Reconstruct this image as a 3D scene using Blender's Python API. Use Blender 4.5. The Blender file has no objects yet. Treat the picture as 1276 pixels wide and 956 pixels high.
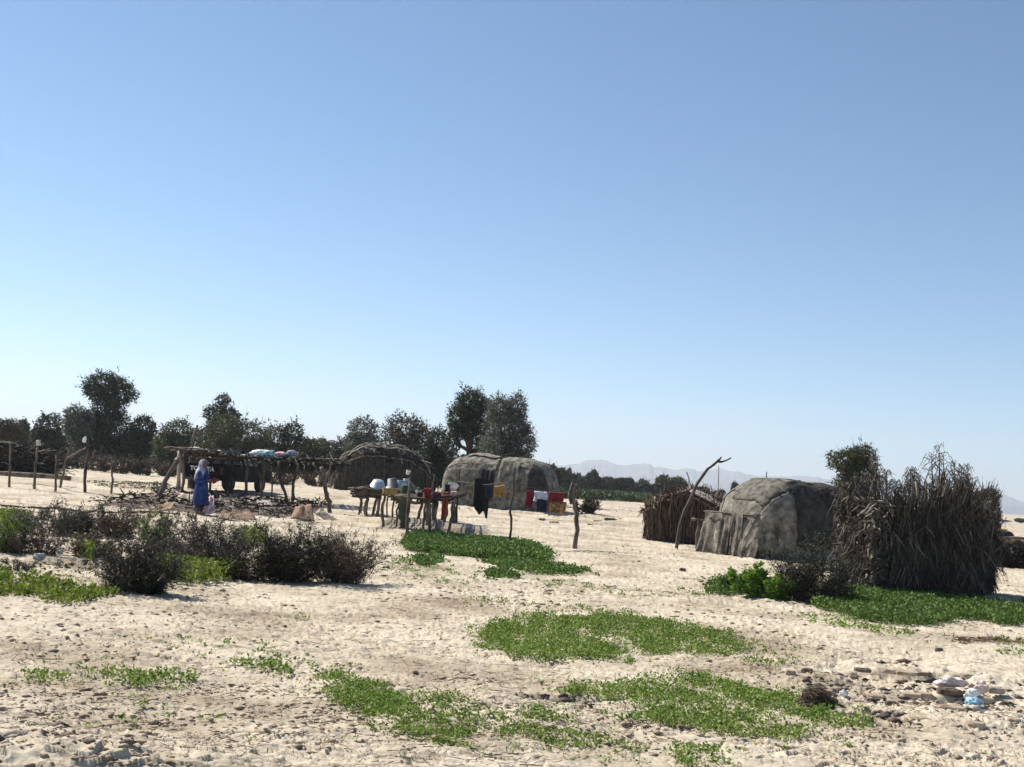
import bpy, bmesh, math, random
import numpy as np
from mathutils import Vector, Matrix
R = math.radians
rng = np.random.default_rng(7); random.seed(7)
SC = bpy.context.scene; COL = SC.collection
# ------------------------------------------------------------------ camera, light
EYE = 1.65; FPX = 1500.0; ROLL = R(4.0); PITCH = math.atan(119*math.cos(ROLL)/FPX)
Fw = Vector((0, math.cos(PITCH), math.sin(PITCH))); Rv = Vector((1, 0, 0)); Uv = Vector((0, -math.sin(PITCH), math.cos(PITCH)))
CX = Rv*math.cos(ROLL)+Uv*math.sin(ROLL); CY = -Rv*math.sin(ROLL)+Uv*math.cos(ROLL)
cam = bpy.data.cameras.new('camera'); cam.lens = FPX/1276*36; cam.sensor_width = 36; cam.clip_start = 0.1; cam.clip_end = 30000
camo = bpy.data.objects.new('camera', cam); COL.objects.link(camo)
m = Matrix((CX, CY, -Fw)).transposed().to_4x4(); m.translation = Vector((0, 0, EYE)); camo.matrix_world = m; SC.camera = camo
SUN_AZ = R(-56); SUN_EL = R(45)           # azimuth from +Y, negative = left
sdir = Vector((math.sin(SUN_AZ)*math.cos(SUN_EL), math.cos(SUN_AZ)*math.cos(SUN_EL), math.sin(SUN_EL)))
sl = bpy.data.lights.new('sun', 'SUN'); sl.energy = 5.0; sl.angle = R(0.53); sl.color = (1, 0.94, 0.85)
so = bpy.data.objects.new('sun', sl); COL.objects.link(so); so.rotation_euler = sdir.to_track_quat('Z', 'Y').to_euler()
W = bpy.data.worlds.new('World'); SC.world = W; W.use_nodes = True
nt = W.node_tree; sky = nt.nodes.new('ShaderNodeTexSky'); sky.sky_type = 'NISHITA'; sky.sun_disc = False
sky.sun_elevation = SUN_EL; sky.sun_rotation = SUN_AZ; sky.altitude = 2700; sky.air_density = 1.0; sky.dust_density = 0.45; sky.ozone_density = 3.2
bg = nt.nodes['Background']; hsv = nt.nodes.new('ShaderNodeHueSaturation'); hsv.inputs['Saturation'].default_value = 1.06; hsv.inputs['Hue'].default_value = .492; nt.links.new(sky.outputs[0], hsv.inputs['Color']); nt.links.new(hsv.outputs[0], bg.inputs[0]); bg.inputs[1].default_value = 0.08
SC.view_settings.view_transform = 'Standard'; SC.view_settings.look = 'None'; SC.view_settings.gamma = 1; SC.view_settings.exposure = 0.82
# ------------------------------------------------------------------ noise
def _h(ix, iy, s):
    n = (ix.astype(np.int64)*374761393+iy.astype(np.int64)*668265263+s*974634777) & 0xffffffff
    n = ((n ^ (n >> 13))*1274126177) & 0xffffffff
    return ((n ^ (n >> 16)) & 0xffffff)/float(0xffffff)
def vn(x, y, s=0):
    x = np.asarray(x, float); y = np.asarray(y, float)
    ix = np.floor(x); iy = np.floor(y); fx = x-ix; fy = y-iy
    fx = fx*fx*(3-2*fx); fy = fy*fy*(3-2*fy)
    a = _h(ix, iy, s); b = _h(ix+1, iy, s); c = _h(ix, iy+1, s); d = _h(ix+1, iy+1, s)
    return (a*(1-fx)+b*fx)*(1-fy)+(c*(1-fx)+d*fx)*fy
def fbm(x, y, s=0, o=4):
    v = 0; a = .5; t = 0
    for i in range(o):
        v = v+a*vn(x*2**i+17.3*i, y*2**i-9.1*i, s+i); t += a; a *= .5
    return v/t
def worley(x, y, s=0):
    ix = np.floor(x); iy = np.floor(y); f1 = np.full(x.shape, 9.); f2 = f1.copy(); idv = np.zeros(x.shape)
    for dx in (-1, 0, 1):
        for dy in (-1, 0, 1):
            cx = ix+dx; cy = iy+dy; h1 = _h(cx, cy, s)
            d = np.hypot(cx+h1-x, cy+_h(cx, cy, s+5)-y)
            n = d < f1; f2 = np.where(n, f1, np.minimum(f2, d)); idv = np.where(n, h1, idv); f1 = np.where(n, d, f1)
    return f1, f2, idv
def sst(a, b, x):
    t = np.clip((x-a)/(b-a), 0, 1); return t*t*(3-2*t)
# ------------------------------------------------------------------ terrain height and pixel picking
def rayd(px, py):
    d = Fw*FPX+CX*(px-638)-CY*(py-478); return d/d.y
def flat(px, py):
    d = rayd(px, py); t = -EYE/d.z; return (d.x*t, d.y*t)
MOUNDS = []
def mound(px, py, rx, ry, h): x, y = flat(px, py); MOUNDS.append((x, y, rx, ry, h))
for a in [(60, 690, 1.6, .8, .10), (200, 690, 1.4, .9, .14), (340, 695, 1.8, .9, .10), (20, 730, .8, .8, .08), (165, 665, .7, .6, .22),
          (1160, 800, 1.6, .9, .05), (1250, 860, .45, .6, .10), (1010, 850, .35, .5, .07),
          (560, 655, 1.5, 1, .08), (1235, 905, .6, .5, .09), (1090, 893, .4, .3, .05), (40, 952, .45, .35, .11), (140, 960, .3, .2, .06)]: mound(*a)
GX, GY = flat(1150, 855)
def H(x, y):
    x = np.asarray(x, float); y = np.asarray(y, float); r = np.hypot(x, y)
    z = 0.42*sst(33, 52, r)+(fbm(x/6.3, y/6.3, 3, 3)-.5)*0.16*sst(4, 14, r)+(fbm(x/70, y/70, 9, 2)-.5)*.5*sst(60, 200, r)
    for (cx, cy, rx, ry, h) in MOUNDS: z = z+h*np.exp(-((x-cx)/rx)**2-((y-cy)/ry)**2)
    return z
def ghit(px, py):
    d = rayd(px, py); t = np.geomspace(3, 6000, 5000); hz = H(d.x*t, d.y*t); rz = EYE+d.z*t
    i = np.argmax(rz < hz)
    if i == 0: i = len(t)-1
    t0, t1 = t[max(i-1, 0)], t[i]
    for _ in range(18):
        tm = (t0+t1)/2
        if EYE+d.z*tm < H(d.x*tm, d.y*tm): t1 = tm
        else: t0 = tm
    return Vector((d.x*t1, d.y*t1, EYE+d.z*t1))
def at(px, py, Y): d = rayd(px, py); return Vector((d.x*Y, d.y*Y, EYE+d.z*Y))
def gz(x, y): return float(H(x, y))
def mpp(Y): return Y/FPX
def gully(x, y):
    g = np.exp(-((x-GX)/1.5)**2-((y-GY)/1.6)**2); return g
def D(x, y):
    r = np.hypot(x, y)
    wx = x+.10*(fbm(x*5, y*5, 21, 2)-.5)*2; wy = y+.10*(fbm(x*5, y*5, 31, 2)-.5)*2
    f1, f2, idv = worley(wx*6.0, wy*4.2, 40); e = f2-f1
    m1 = sst(.35, .62, fbm(x/1.7, y/1.7, 50, 3))
    z = (sst(0, .16, e)*.010+idv*.007)*(.25+.5*m1)
    f1, f2, idv = worley(wx*13, wy*10, 60); z = z+(sst(0, .2, f2-f1)*.004+idv*.006)
    z = z+(fbm(x*3.2, y*3.2, 70, 4)-.5)*.045+(fbm(x*.9, y*.9, 73, 3)-.5)*.06
    k = fbm(wx*.8, wy*3.6, 80, 3)*11; k = k-np.floor(k); z = z+.032*k*k*(1-sst(.88, 1, k))*(.5+.7*(1-m1))
    z = z+(fbm(x*9, y*8, 83, 3)-.5)*.014          # low drifted ripples
    z = z+sst(25, 45, r)*(fbm(x*1.4, y*1.4, 90, 3)-.5)*.10
    g = gully(x, y); n = fbm(x*2.6, y*2.6, 95, 4); f1, f2, idv = worley(wx*2.6, wy*2.2, 97)
    z = z+g*((n-.5)*.17+(idv-.5)*.07*sst(0, .2, f2-f1)-.03)
    for (x0, x1, y0, hh, rec) in LEDGE:
        yl = y0+.30*(fbm(x*2.4, y*0+y0, 131, 3)-.5); w = sst(x0-.15, x0+.15, x)*(1-sst(x1-.15, x1+.15, x))*(.35+1.1*fbm(x*2.0, y*0+3, 133, 2))
        d = y-yl; z = z-hh*w*np.clip(1+d/rec, 0, 1)*(1-sst(-.05, 0, d))
    for (px_, py_, rr) in BL:
        g = np.exp(-((x-px_)/rr)**2-((y-py_)/rr)**2); z = z+g*(fbm(x*7, y*7, 99, 3)-.5)*.08
    return z
def ledge(pa, pb, py, hh, rec): a = flat(pa, py); b = flat(pb, py); LEDGE.append((a[0], b[0], (a[1]+b[1])/2, hh, rec))
LEDGE = []
for a in [(1055, 1165, 836, .09, .9), (1130, 1215, 866, .08, .6), (1160, 1225, 888, .08, .6), (965, 1030, 838, .10, .5), (1180, 1290, 845, .06, .7), (1050, 1120, 895, .05, .5), (-20, 130, 930, .07, .6), (140, 200, 664, .12, 1.2), (-20, 60, 742, .05, .8), (60, 150, 704, .12, 1.5), (640, 760, 868, .04, .5), (560, 760, 650, .10, 2.5), (700, 820, 645, .10, 2.5), (1030, 1130, 820, .04, .6)]: ledge(*a)
BL = [(*flat(40, 945), .55), (*flat(190, 668), .8), (*flat(1250, 880), .6), (*flat(750, 645), 2.0)]
# ------------------------------------------------------------------ materials
def nodes(name):
    M = bpy.data.materials.new(name); M.use_nodes = True; n = M.node_tree; return M, n, n.nodes['Principled BSDF']
def ramp(n, fac, stops):
    r = n.nodes.new('ShaderNodeValToRGB'); e = r.color_ramp.elements
    while len(e) < len(stops): e.new(.5)
    for i, (p, c) in enumerate(stops): e[i].position = p; e[i].color = (*c, 1)
    n.links.new(fac, r.inputs[0]); return r.outputs[0]
def noise(n, scale, detail=4, coord='Object', rough=.55, sc=None):
    tc = n.nodes.new('ShaderNodeTexCoord'); t = n.nodes.new('ShaderNodeTexNoise')
    t.inputs['Scale'].default_value = scale; t.inputs['Detail'].default_value = detail; t.inputs['Roughness'].default_value = rough
    src = tc.outputs[coord]
    if sc:
        mp = n.nodes.new('ShaderNodeMapping'); mp.inputs['Scale'].default_value = sc; n.links.new(src, mp.inputs[0]); src = mp.outputs[0]
    n.links.new(src, t.inputs['Vector']); return t.outputs[0]
def bump(n, b, h, s, d):
    q = n.nodes.new('ShaderNodeBump'); q.inputs['Strength'].default_value = s; q.inputs['Distance'].default_value = d
    n.links.new(h, q.inputs['Height']); n.links.new(q.outputs[0], b.inputs['Normal'])
def pm(name, cols, scale=4, rough=.85, bs=.4, bd=.01, sc=None, metal=0, spec=.3):
    M, n, b = nodes(name); f = noise(n, scale, 5, sc=sc)
    k = len(cols); c = ramp(n, f, [(.36+.28*i/max(k-1, 1), cols[i]) for i in range(k)])
    n.links.new(c, b.inputs['Base Color']); b.inputs['Roughness'].default_value = rough; b.inputs['Metallic'].default_value = metal
    b.inputs['Specular IOR Level'].default_value = spec
    if bs: bump(n, b, noise(n, scale*5, 4, sc=sc), bs, bd)
    return M
def leafm(name, cols, tr=.25, scale=1.2):
    M, n, b = nodes(name); g = n.nodes.new('ShaderNodeNewGeometry'); f = noise(n, scale, 2)
    mx = n.nodes.new('ShaderNodeMath'); mx.operation = 'MULTIPLY_ADD'; n.links.new(g.outputs['Random Per Island'], mx.inputs[0]); mx.inputs[1].default_value = .7
    m2 = n.nodes.new('ShaderNodeMath'); m2.operation = 'MULTIPLY'; n.links.new(f, m2.inputs[0]); m2.inputs[1].default_value = .3; n.links.new(m2.outputs[0], mx.inputs[2])
    c = ramp(n, mx.outputs[0], [(i/max(len(cols)-1, 1)*.8+.1, cols[i]) for i in range(len(cols))])
    n.links.new(c, b.inputs['Base Color']); b.inputs['Roughness'].default_value = .65; b.inputs['Specular IOR Level'].default_value = .25
    if tr:
        t = n.nodes.new('ShaderNodeBsdfTranslucent'); n.links.new(c, t.inputs[0]); ms = n.nodes.new('ShaderNodeMixShader'); ms.inputs[0].default_value = tr
        n.links.new(b.outputs[0], ms.inputs[1]); n.links.new(t.outputs[0], ms.inputs[2]); n.links.new(ms.outputs[0], n.nodes['Material Output'].inputs[0])
    return M
def ground_mat():
    M, n, b = nodes('dry_mud')
    f = noise(n, .55, 6, rough=.6); c1 = ramp(n, f, [(.27, (.24, .19, .135)), (.40, (.36, .305, .23)), (.51, (.48, .42, .33)), (.72, (.58, .52, .42))])
    f2 = noise(n, 10, 6, rough=.75, sc=(.55, 1, 1)); c2 = ramp(n, f2, [(.34, (.42, .37, .32)), (.46, (.88, .87, .85)), (.66, (1.07, 1.06, 1.04))])
    mx = n.nodes.new('ShaderNodeMix'); mx.data_type = 'RGBA'; mx.blend_type = 'MULTIPLY'; mx.inputs[0].default_value = 1
    n.links.new(c1, mx.inputs[6]); n.links.new(c2, mx.inputs[7])
    f3 = noise(n, 2.3, 3, sc=(1, 1.6, 1)); k = ramp(n, f3, [(.55, (0, 0, 0)), (.72, (1, 1, 1))])
    m2 = n.nodes.new('ShaderNodeMix'); m2.data_type = 'RGBA'; m2.inputs[7].default_value = (.36, .275, .20, 1)
    s = n.nodes.new('ShaderNodeMath'); s.operation = 'MULTIPLY'; s.inputs[1].default_value = .38; n.links.new(k, s.inputs[0]); n.links.new(s.outputs[0], m2.inputs[0])
    n.links.new(mx.outputs[2], m2.inputs[6]); n.links.new(m2.outputs[2], b.inputs['Base Color'])
    b.inputs['Roughness'].default_value = .95; b.inputs['Specular IOR Level'].default_value = .1
    bump(n, b, noise(n, 38, 6, rough=.75), .55, .012); return M
WOOD = pm('weathered_wood', [(.06, .045, .034), (.13, .10, .076), (.22, .175, .135)], 6, sc=(1, 1, .3))
DWOOD = pm('dark_wood', [(.035, .025, .02), (.075, .055, .042), (.12, .09, .07)], 6, sc=(1, 1, .3))
PALEW = pm('bleached_wood', [(.22, .18, .14), (.36, .31, .25), (.45, .4, .33)], 6, sc=(1, 1, .3))
CANVAS = pm('worn_canvas', [(.065, .058, .047), (.145, .13, .105), (.19, .172, .14), (.27, .248, .205)], 4.5, .97, .9, .03)
CANVAS2 = pm('grey_canvas', [(.06, .055, .045), (.125, .113, .092), (.19, .172, .14)], 6, .97, .9, .03)
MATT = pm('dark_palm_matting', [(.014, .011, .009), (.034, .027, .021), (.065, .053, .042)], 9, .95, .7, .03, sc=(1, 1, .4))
TAN = pm('tan_mat', [(.26, .20, .145), (.38, .31, .235), (.46, .38, .3)], 5, .9, .4, .01)
BROWNM = pm('brown_mat', [(.10, .06, .035), (.2, .13, .08), (.27, .18, .11)], 5)
ROPE = pm('dark_rope', [(.05, .04, .03), (.09, .075, .06)], 20)
EARTH = pm('brown_earth', [(.045, .03, .022), (.10, .068, .048), (.2, .145, .105)], 5, .98, .8, .04)
CLOD = pm('mud_clod', [(.22, .16, .11), (.36, .28, .20), (.48, .4, .3)], 8, .98, .6, .01)
DCLOD = pm('dark_clod', [(.06, .045, .035), (.13, .10, .08), (.2, .16, .13)], 9, .98, .8, .02)
def cloth(name, c, c2=None, rough=.9): return pm(name, [tuple(v*.7 for v in c), c, tuple(min(1, v*1.15) for v in (c2 or c))], 7, rough, .3, .01)
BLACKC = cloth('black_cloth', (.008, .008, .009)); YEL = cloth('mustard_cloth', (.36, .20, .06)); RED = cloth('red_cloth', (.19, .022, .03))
MAROON = cloth('maroon_cloth', (.19, .012, .03)); PALEB = cloth('pale_cloth', (.55, .58, .66)); NAVY = cloth('navy_cloth', (.02, .025, .05))
WHITEC = cloth('white_plastic', (.78, .78, .8)); TEAL = cloth('teal_cloth', (.07, .3, .33), (.4, .6, .6)); PINK = cloth('pink_cloth', (.6, .36, .38), (.7, .6, .6))
BLUE = cloth('blue_dress', (.012, .03, .13), (.02, .06, .22)); SCARF = cloth('pale_scarf', (.28, .28, .4), (.5, .5, .56)); CYANP = cloth('blue_plastic', (.35, .58, .75))
SKIN = pm('skin', [(.16, .085, .05), (.22, .12, .075)], 9, .6, .1); GREYP = cloth('grey_plastic', (.3, .32, .34)); GREENC = cloth('green_sack', (.05, .065, .04))
STEEL = pm('dull_steel', [(.45, .46, .48), (.7, .71, .73)], 3, .35, .1, .002, metal=.7); DPOT = pm('dark_pot', [(.05, .055, .07), (.1, .11, .13)], 5, .5, .2, metal=.3)
CARP = pm('dark_paint', [(.005, .006, .010), (.009, .010, .015)], 2, .75, 0, spec=.1); RUB = pm('tyre_rubber', [(.015, .015, .015), (.03, .028, .026)], 6)
GLASS = pm('window_glass', [(.10, .12, .14), (.16, .19, .21)], 2, .08, 0, spec=.6); LAMP = pm('red_lens', [(.06, .004, .004), (.09, .006, .005)], 4, .3, 0)
LETW = pm('white_letter', [(.7, .7, .7), (.8, .8, .8)], 4, .6, 0); YELV = pm('yellow_paint', [(.55, .36, .1), (.7, .5, .18)], 4, .5, .1)
def lv(n, *c, **k): return leafm(n, list(c), **k)
L_DARK = lv('dark_foliage', (.014, .02, .011), (.04, .05, .026), (.10, .11, .062), tr=.15)
L_OLIVE = lv('olive_foliage', (.03, .036, .015), (.07, .078, .034), (.14, .14, .07), tr=.15)
L_GREY = lv('grey_foliage', (.04, .048, .036), (.10, .11, .085), (.22, .23, .18), tr=.15)
L_BROWN = lv('brown_foliage', (.035, .028, .018), (.085, .07, .043), (.16, .135, .09), tr=.1)
L_GREEN = lv('fresh_green_leaves', (.05, .095, .014), (.125, .205, .028), (.20, .29, .05), (.31, .33, .11), tr=.3)
L_BRIGHT = lv('bright_green_leaves', (.07, .14, .015), (.15, .27, .03), (.24, .40, .06), tr=.3)
L_DGREEN = lv('deep_green_leaves', (.035, .075, .013), (.085, .15, .025), (.15, .235, .048), tr=.25)
L_LIME = lv('yellow_green_grass', (.07, .11, .012), (.15, .2, .025), (.23, .28, .045), tr=.3)
L_FIELD = lv('field_green', (.05, .08, .03), (.08, .11, .045), tr=.1)
TWIG = lv('dry_twig', (.04, .026, .018), (.11, .074, .052), (.22, .16, .12), tr=0)
TWIGG = lv('grey_twig', (.035, .03, .024), (.085, .072, .06), (.17, .15, .125), tr=0)
TWIGD = lv('dark_twig', (.01, .008, .006), (.025, .02, .014), (.06, .048, .034), tr=0)
STRAWD = lv('shade_dark_palm_leaf', (.012, .009, .007), (.034, .026, .02), (.07, .056, .043), (.17, .14, .11), tr=0)  # darker copy of the palm straw, with the enclosure's shade in its colour
STRAW = lv('dead_palm_leaf', (.02, .015, .011), (.06, .045, .034), (.13, .105, .08), (.32, .27, .21), tr=0)
# ------------------------------------------------------------------ object helpers
def tag(o, label=None, cat=None, group=None, kind=None):
    if label: o['label'] = label
    if cat: o['category'] = cat
    if group: o['group'] = group
    if kind: o['kind'] = kind
    return o
def thing(name, loc, label, cat, group=None, rz=0):
    o = bpy.data.objects.new(name, None); COL.objects.link(o); o.empty_display_size = .2
    o.location = loc; o.rotation_euler.z = rz; return tag(o, label, cat, group)
def mesh_np(name, V, F, mat, parent=None, smooth=False, loc=None):
    """V world coords (or local when parent given as origin shift handled by caller)"""
    V = np.asarray(V, np.float32); F = np.asarray(F, np.int32); me = bpy.data.meshes.new(name)
    me.vertices.add(len(V)); me.vertices.foreach_set('co', V.ravel()); k = F.shape[1]
    me.loops.add(F.size); me.loops.foreach_set('vertex_index', F.ravel()); me.polygons.add(len(F))
    me.polygons.foreach_set('loop_start', np.arange(0, F.size, k, dtype=np.int32))
    me.polygons.foreach_set('loop_total', np.full(len(F), k, np.int32))
    if smooth: me.polygons.foreach_set('use_smooth', np.ones(len(F), bool))
    me.update(calc_edges=True); me.validate(); me.materials.append(mat)
    o = bpy.data.objects.new(name, me); COL.objects.link(o)
    if loc is not None: o.location = loc
    if parent: o.parent = parent
    return o
class MB:
    def __init__(s): s.v = []; s.f = []; s.sm = False
    def add(s, V, F): n = len(s.v); s.v += [tuple(p) for p in V]; s.f += [tuple(i+n for i in f) for f in F]; return s
    def tube(s, P, r, k=6, jit=0, sub=0, cap=True):
        P = [Vector(p) for p in P]; r = list(r) if hasattr(r, '__len__') else [r]*len(P)
        if sub:
            Q = []; q = []
            for i in range(len(P)-1):
                for j in range(sub):
                    t = j/sub; Q.append(P[i].lerp(P[i+1], t)); q.append(r[i]*(1-t)+r[i+1]*t)
            Q.append(P[-1]); q.append(r[-1])
            for i in range(1, len(Q)-1): Q[i] = Q[i]+Vector([random.gauss(0, jit) for _ in range(3)])
            P, r = Q, [a*random.uniform(.85, 1.15) for a in q]
        V = []; F = []
        for i, p in enumerate(P):
            d = (P[min(i+1, len(P)-1)]-P[max(i-1, 0)]).normalized(); a = d.cross(Vector((.31, .95, .1)) if abs(d.y) < .9 else Vector((1, 0, 0))).normalized(); b = d.cross(a)
            for j in range(k): an = 2*math.pi*j/k; V.append(p+(a*math.cos(an)+b*math.sin(an))*r[i])
        for i in range(len(P)-1):
            for j in range(k): F.append((i*k+j, i*k+(j+1) % k, (i+1)*k+(j+1) % k, (i+1)*k+j))
        if cap: F.append(tuple(range(k))[::-1]); F.append(tuple(range((len(P)-1)*k, len(P)*k)))
        return s.add(V, F)
    def box(s, c, d, rz=0, tilt=None):
        c = Vector(c); M_ = Matrix.Rotation(rz, 3, 'Z')
        if tilt: M_ = M_ @ Matrix.Rotation(tilt[0], 3, 'X') @ Matrix.Rotation(tilt[1], 3, 'Y')
        V = [c+M_ @ Vector((x*d[0]/2, y*d[1]/2, z*d[2]/2)) for x in (-1, 1) for y in (-1, 1) for z in (-1, 1)]
        return s.add(V, [(0, 1, 3, 2), (4, 6, 7, 5), (0, 4, 5, 1), (2, 3, 7, 6), (0, 2, 6, 4), (1, 5, 7, 3)])
    def ext(s, poly, y0, y1):
        n = len(poly); V = [(x, y0, z) for x, z in poly]+[(x, y1, z) for x, z in poly]
        return s.add(V, [tuple(range(n))[::-1], tuple(range(n, 2*n))]+[(i, (i+1) % n, n+(i+1) % n, n+i) for i in range(n)])
    def lathe(s, c, prof, k=16, tilt=None):
        c = Vector(c); M_ = Matrix.Identity(3)
        if tilt: M_ = Matrix.Rotation(tilt[0], 3, 'X') @ Matrix.Rotation(tilt[1], 3, 'Y')
        V = []; F = []
        for r, z in prof:
            for j in range(k): a = 2*math.pi*j/k; V.append(c+M_ @ Vector((r*math.cos(a), r*math.sin(a), z)))
        for i in range(len(prof)-1):
            for j in range(k): F.append((i*k+j, i*k+(j+1) % k, (i+1)*k+(j+1) % k, (i+1)*k+j))
        return s.add(V, F)
    def ell(s, c, r, k=14, rz=0, lump=0, seed=0):
        c = Vector(c); V = []; F = []; n = k//2+1; M_ = Matrix.Rotation(rz, 3, 'Z')
        for i in range(n+1):
            for j in range(k):
                t = math.pi*i/n; a = 2*math.pi*j/k; d = Vector((math.sin(t)*math.cos(a), math.sin(t)*math.sin(a), math.cos(t)))
                q = 1+lump*(float(fbm(d.x*1.7+seed*3.1+d.z, d.y*1.7+seed+d.z*1.3, seed, 3))-.5)*2
                V.append(c+M_ @ Vector((d.x*r[0], d.y*r[1], d.z*r[2]))*q)
        for i in range(n):
            for j in range(k): F.append((i*k+j, (i+1)*k+j, (i+1)*k+(j+1) % k, i*k+(j+1) % k))
        return s.add(V, F)
    def build(s, name, mat, parent=None, org=None, smooth=True, bev=0, solid=0, sub=0):
        me = bpy.data.meshes.new(name); o_ = Vector(org) if org is not None else Vector((0, 0, 0))
        me.from_pydata([Vector(p)-o_ for p in s.v], [], s.f); me.update(); me.materials.append(mat)
        if smooth:
            for p in me.polygons: p.use_smooth = True
        o = bpy.data.objects.new(name, me); COL.objects.link(o)
        if parent: o.parent = parent
        elif org is not None: o.location = o_
        if solid: mo = o.modifiers.new('s', 'SOLIDIFY'); mo.thickness = solid
        if bev: mo = o.modifiers.new('b', 'BEVEL'); mo.width = bev; mo.segments = 2; mo.limit_method = 'ANGLE'
        if sub: mo = o.modifiers.new('u', 'SUBSURF'); mo.levels = sub; mo.render_levels = sub
        return o
def unit(n):
    v = rng.normal(size=(n, 3)); return v/np.linalg.norm(v, axis=1, keepdims=True)
def blades(P, Dv, L, Wd, tip=.25, side=None):
    """n thin quads starting at P along Dv"""
    n = len(P); Dv = Dv/np.linalg.norm(Dv, axis=1, keepdims=True)
    s = np.cross(Dv, unit(n) if side is None else side); s /= np.maximum(np.linalg.norm(s, axis=1, keepdims=True), 1e-6)
    L = np.broadcast_to(L, n)[:, None]; Wd = np.broadcast_to(Wd, n)[:, None]/2
    A = P-s*Wd; B = P+s*Wd; T = P+Dv*L
    V = np.stack([A, B, T+s*Wd*tip, T-s*Wd*tip], 1).reshape(-1, 3); F = np.arange(4*n).reshape(n, 4); return V, F
def leaves(P, Dv, L, Wd):
    """diamond leaves, folded slightly: base, side, tip, side"""
    n = len(P); Dv = Dv/np.linalg.norm(Dv, axis=1, keepdims=True)
    s = np.cross(Dv, unit(n)); s /= np.linalg.norm(s, axis=1, keepdims=True)
    L = np.broadcast_to(L, n)[:, None]; Wd = np.broadcast_to(Wd, n)[:, None]/2; nn = np.cross(s, Dv)
    M_ = P+Dv*L*.55; V = np.stack([P, M_+s*Wd, P+Dv*L+nn*L*.08, M_-s*Wd], 1).reshape(-1, 3); return V, np.arange(4*n).reshape(n, 4)
def cat(parts):
    V = []; F = []; k = 0
    for v, f in parts: V.append(v); F.append(f+k); k += len(v)
    return np.concatenate(V), np.concatenate(F)
# ------------------------------------------------------------------ ground
GM = ground_mat()
def make_ground():
    rows = list(np.linspace(.3, 5.0, 60)); d = 5.0
    while d < 62: rows.append(d); d += max(d*d/(1203*EYE)*(.5 if d < 14 else .72), .008)
    rows += list(np.geomspace(62, 24000, 90)); rows = np.array(rows)
    A = np.concatenate([np.linspace(-R(27), R(27), 980), np.linspace(R(27), R(333), 160)[1:-1]])
    n = len(A); x = np.outer(rows, np.sin(A)); y = np.outer(rows, np.cos(A)); z = H(x, y)+D(x, y)*(1-.9*sst(60, 120, np.hypot(x, y)))-.015
    V = np.stack([x, y, z], -1).reshape(-1, 3); m_ = len(rows); i = np.arange(m_-1)[:, None]*n; j = np.arange(n)[None, :]; j2 = (j+1) % n
    F = np.stack([i+j, i+n+j, i+n+j2, i+j2], -1).reshape(-1, 4)
    return tag(mesh_np('ground', V, F[:, ::-1], GM, smooth=True), 'pale dry cracked mud plain', kind='structure')
make_ground()
# ------------------------------------------------------------------ mountains
ROCK = pm('mountain_rock', [(.07, .07, .075), (.11, .11, .115), (.16, .155, .16)], .01, .95, 0)
def ridge(name, prof, Y, depth, label):
    xs = [p[0] for p in prof]; px = np.arange(xs[0], xs[-1]+.1, 1.0); py = np.interp(px, xs, [p[1] for p in prof])
    py = py+(fbm(px*.35, px*0+3, 5, 3)-.5)*2.2
    tops = [at(a, b, Y) for a, b in zip(px, py)]; V = []; F = []; rowsn = 15; n = len(tops)
    for r in range(rowsn):
        t = (r/(rowsn-1))*2-1; k = max(0, 1-abs(t))**.75
        for i, p in enumerate(tops):
            nz = float(fbm(i*.12+r*.35, r*.6, 11, 3)); zz = (p.z-2)*k*(1-.45*(nz)*(1 if abs(t) > .01 else 0)); V.append((p.x*(1+t*depth/Y), Y+t*depth, 2+zz-4))
    for r in range(rowsn-1):
        for i in range(n-1): F.append((r*n+i, r*n+i+1, (r+1)*n+i+1, (r+1)*n+i))
    return tag(mesh_np(name, V, F, ROCK), label, kind='structure')
ridge('far_hills', [(600, 606), (640, 597), (692, 580), (721, 577), (730, 572.6), (755, 572), (762, 576), (770, 579), (782, 579), (794, 577), (811, 577), (815, 582), (823, 581), (835, 583), (843, 585), (853, 583), (866, 584), (870, 587), (884, 585), (896, 582), (904, 585), (925, 588), (940, 592), (978, 593), (1000, 592), (1017, 593), (1028, 596), (1100, 602), (1180, 610), (1250, 615), (1261, 619), (1276, 625), (1330, 632), (1400, 640)], 6500, 700, 'pale jagged mountain range on the horizon')
ridge('near_hills', [(700, 604), (740, 600), (775, 602), (788, 597), (800, 591), (810, 594), (825, 600), (850, 603), (880, 602), (925, 598), (940, 602), (1000, 608), (1100, 618), (1240, 632), (1265, 630), (1300, 634), (1400, 646)], 4600, 500, 'lower grey-blue foothills before the mountain range')
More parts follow.
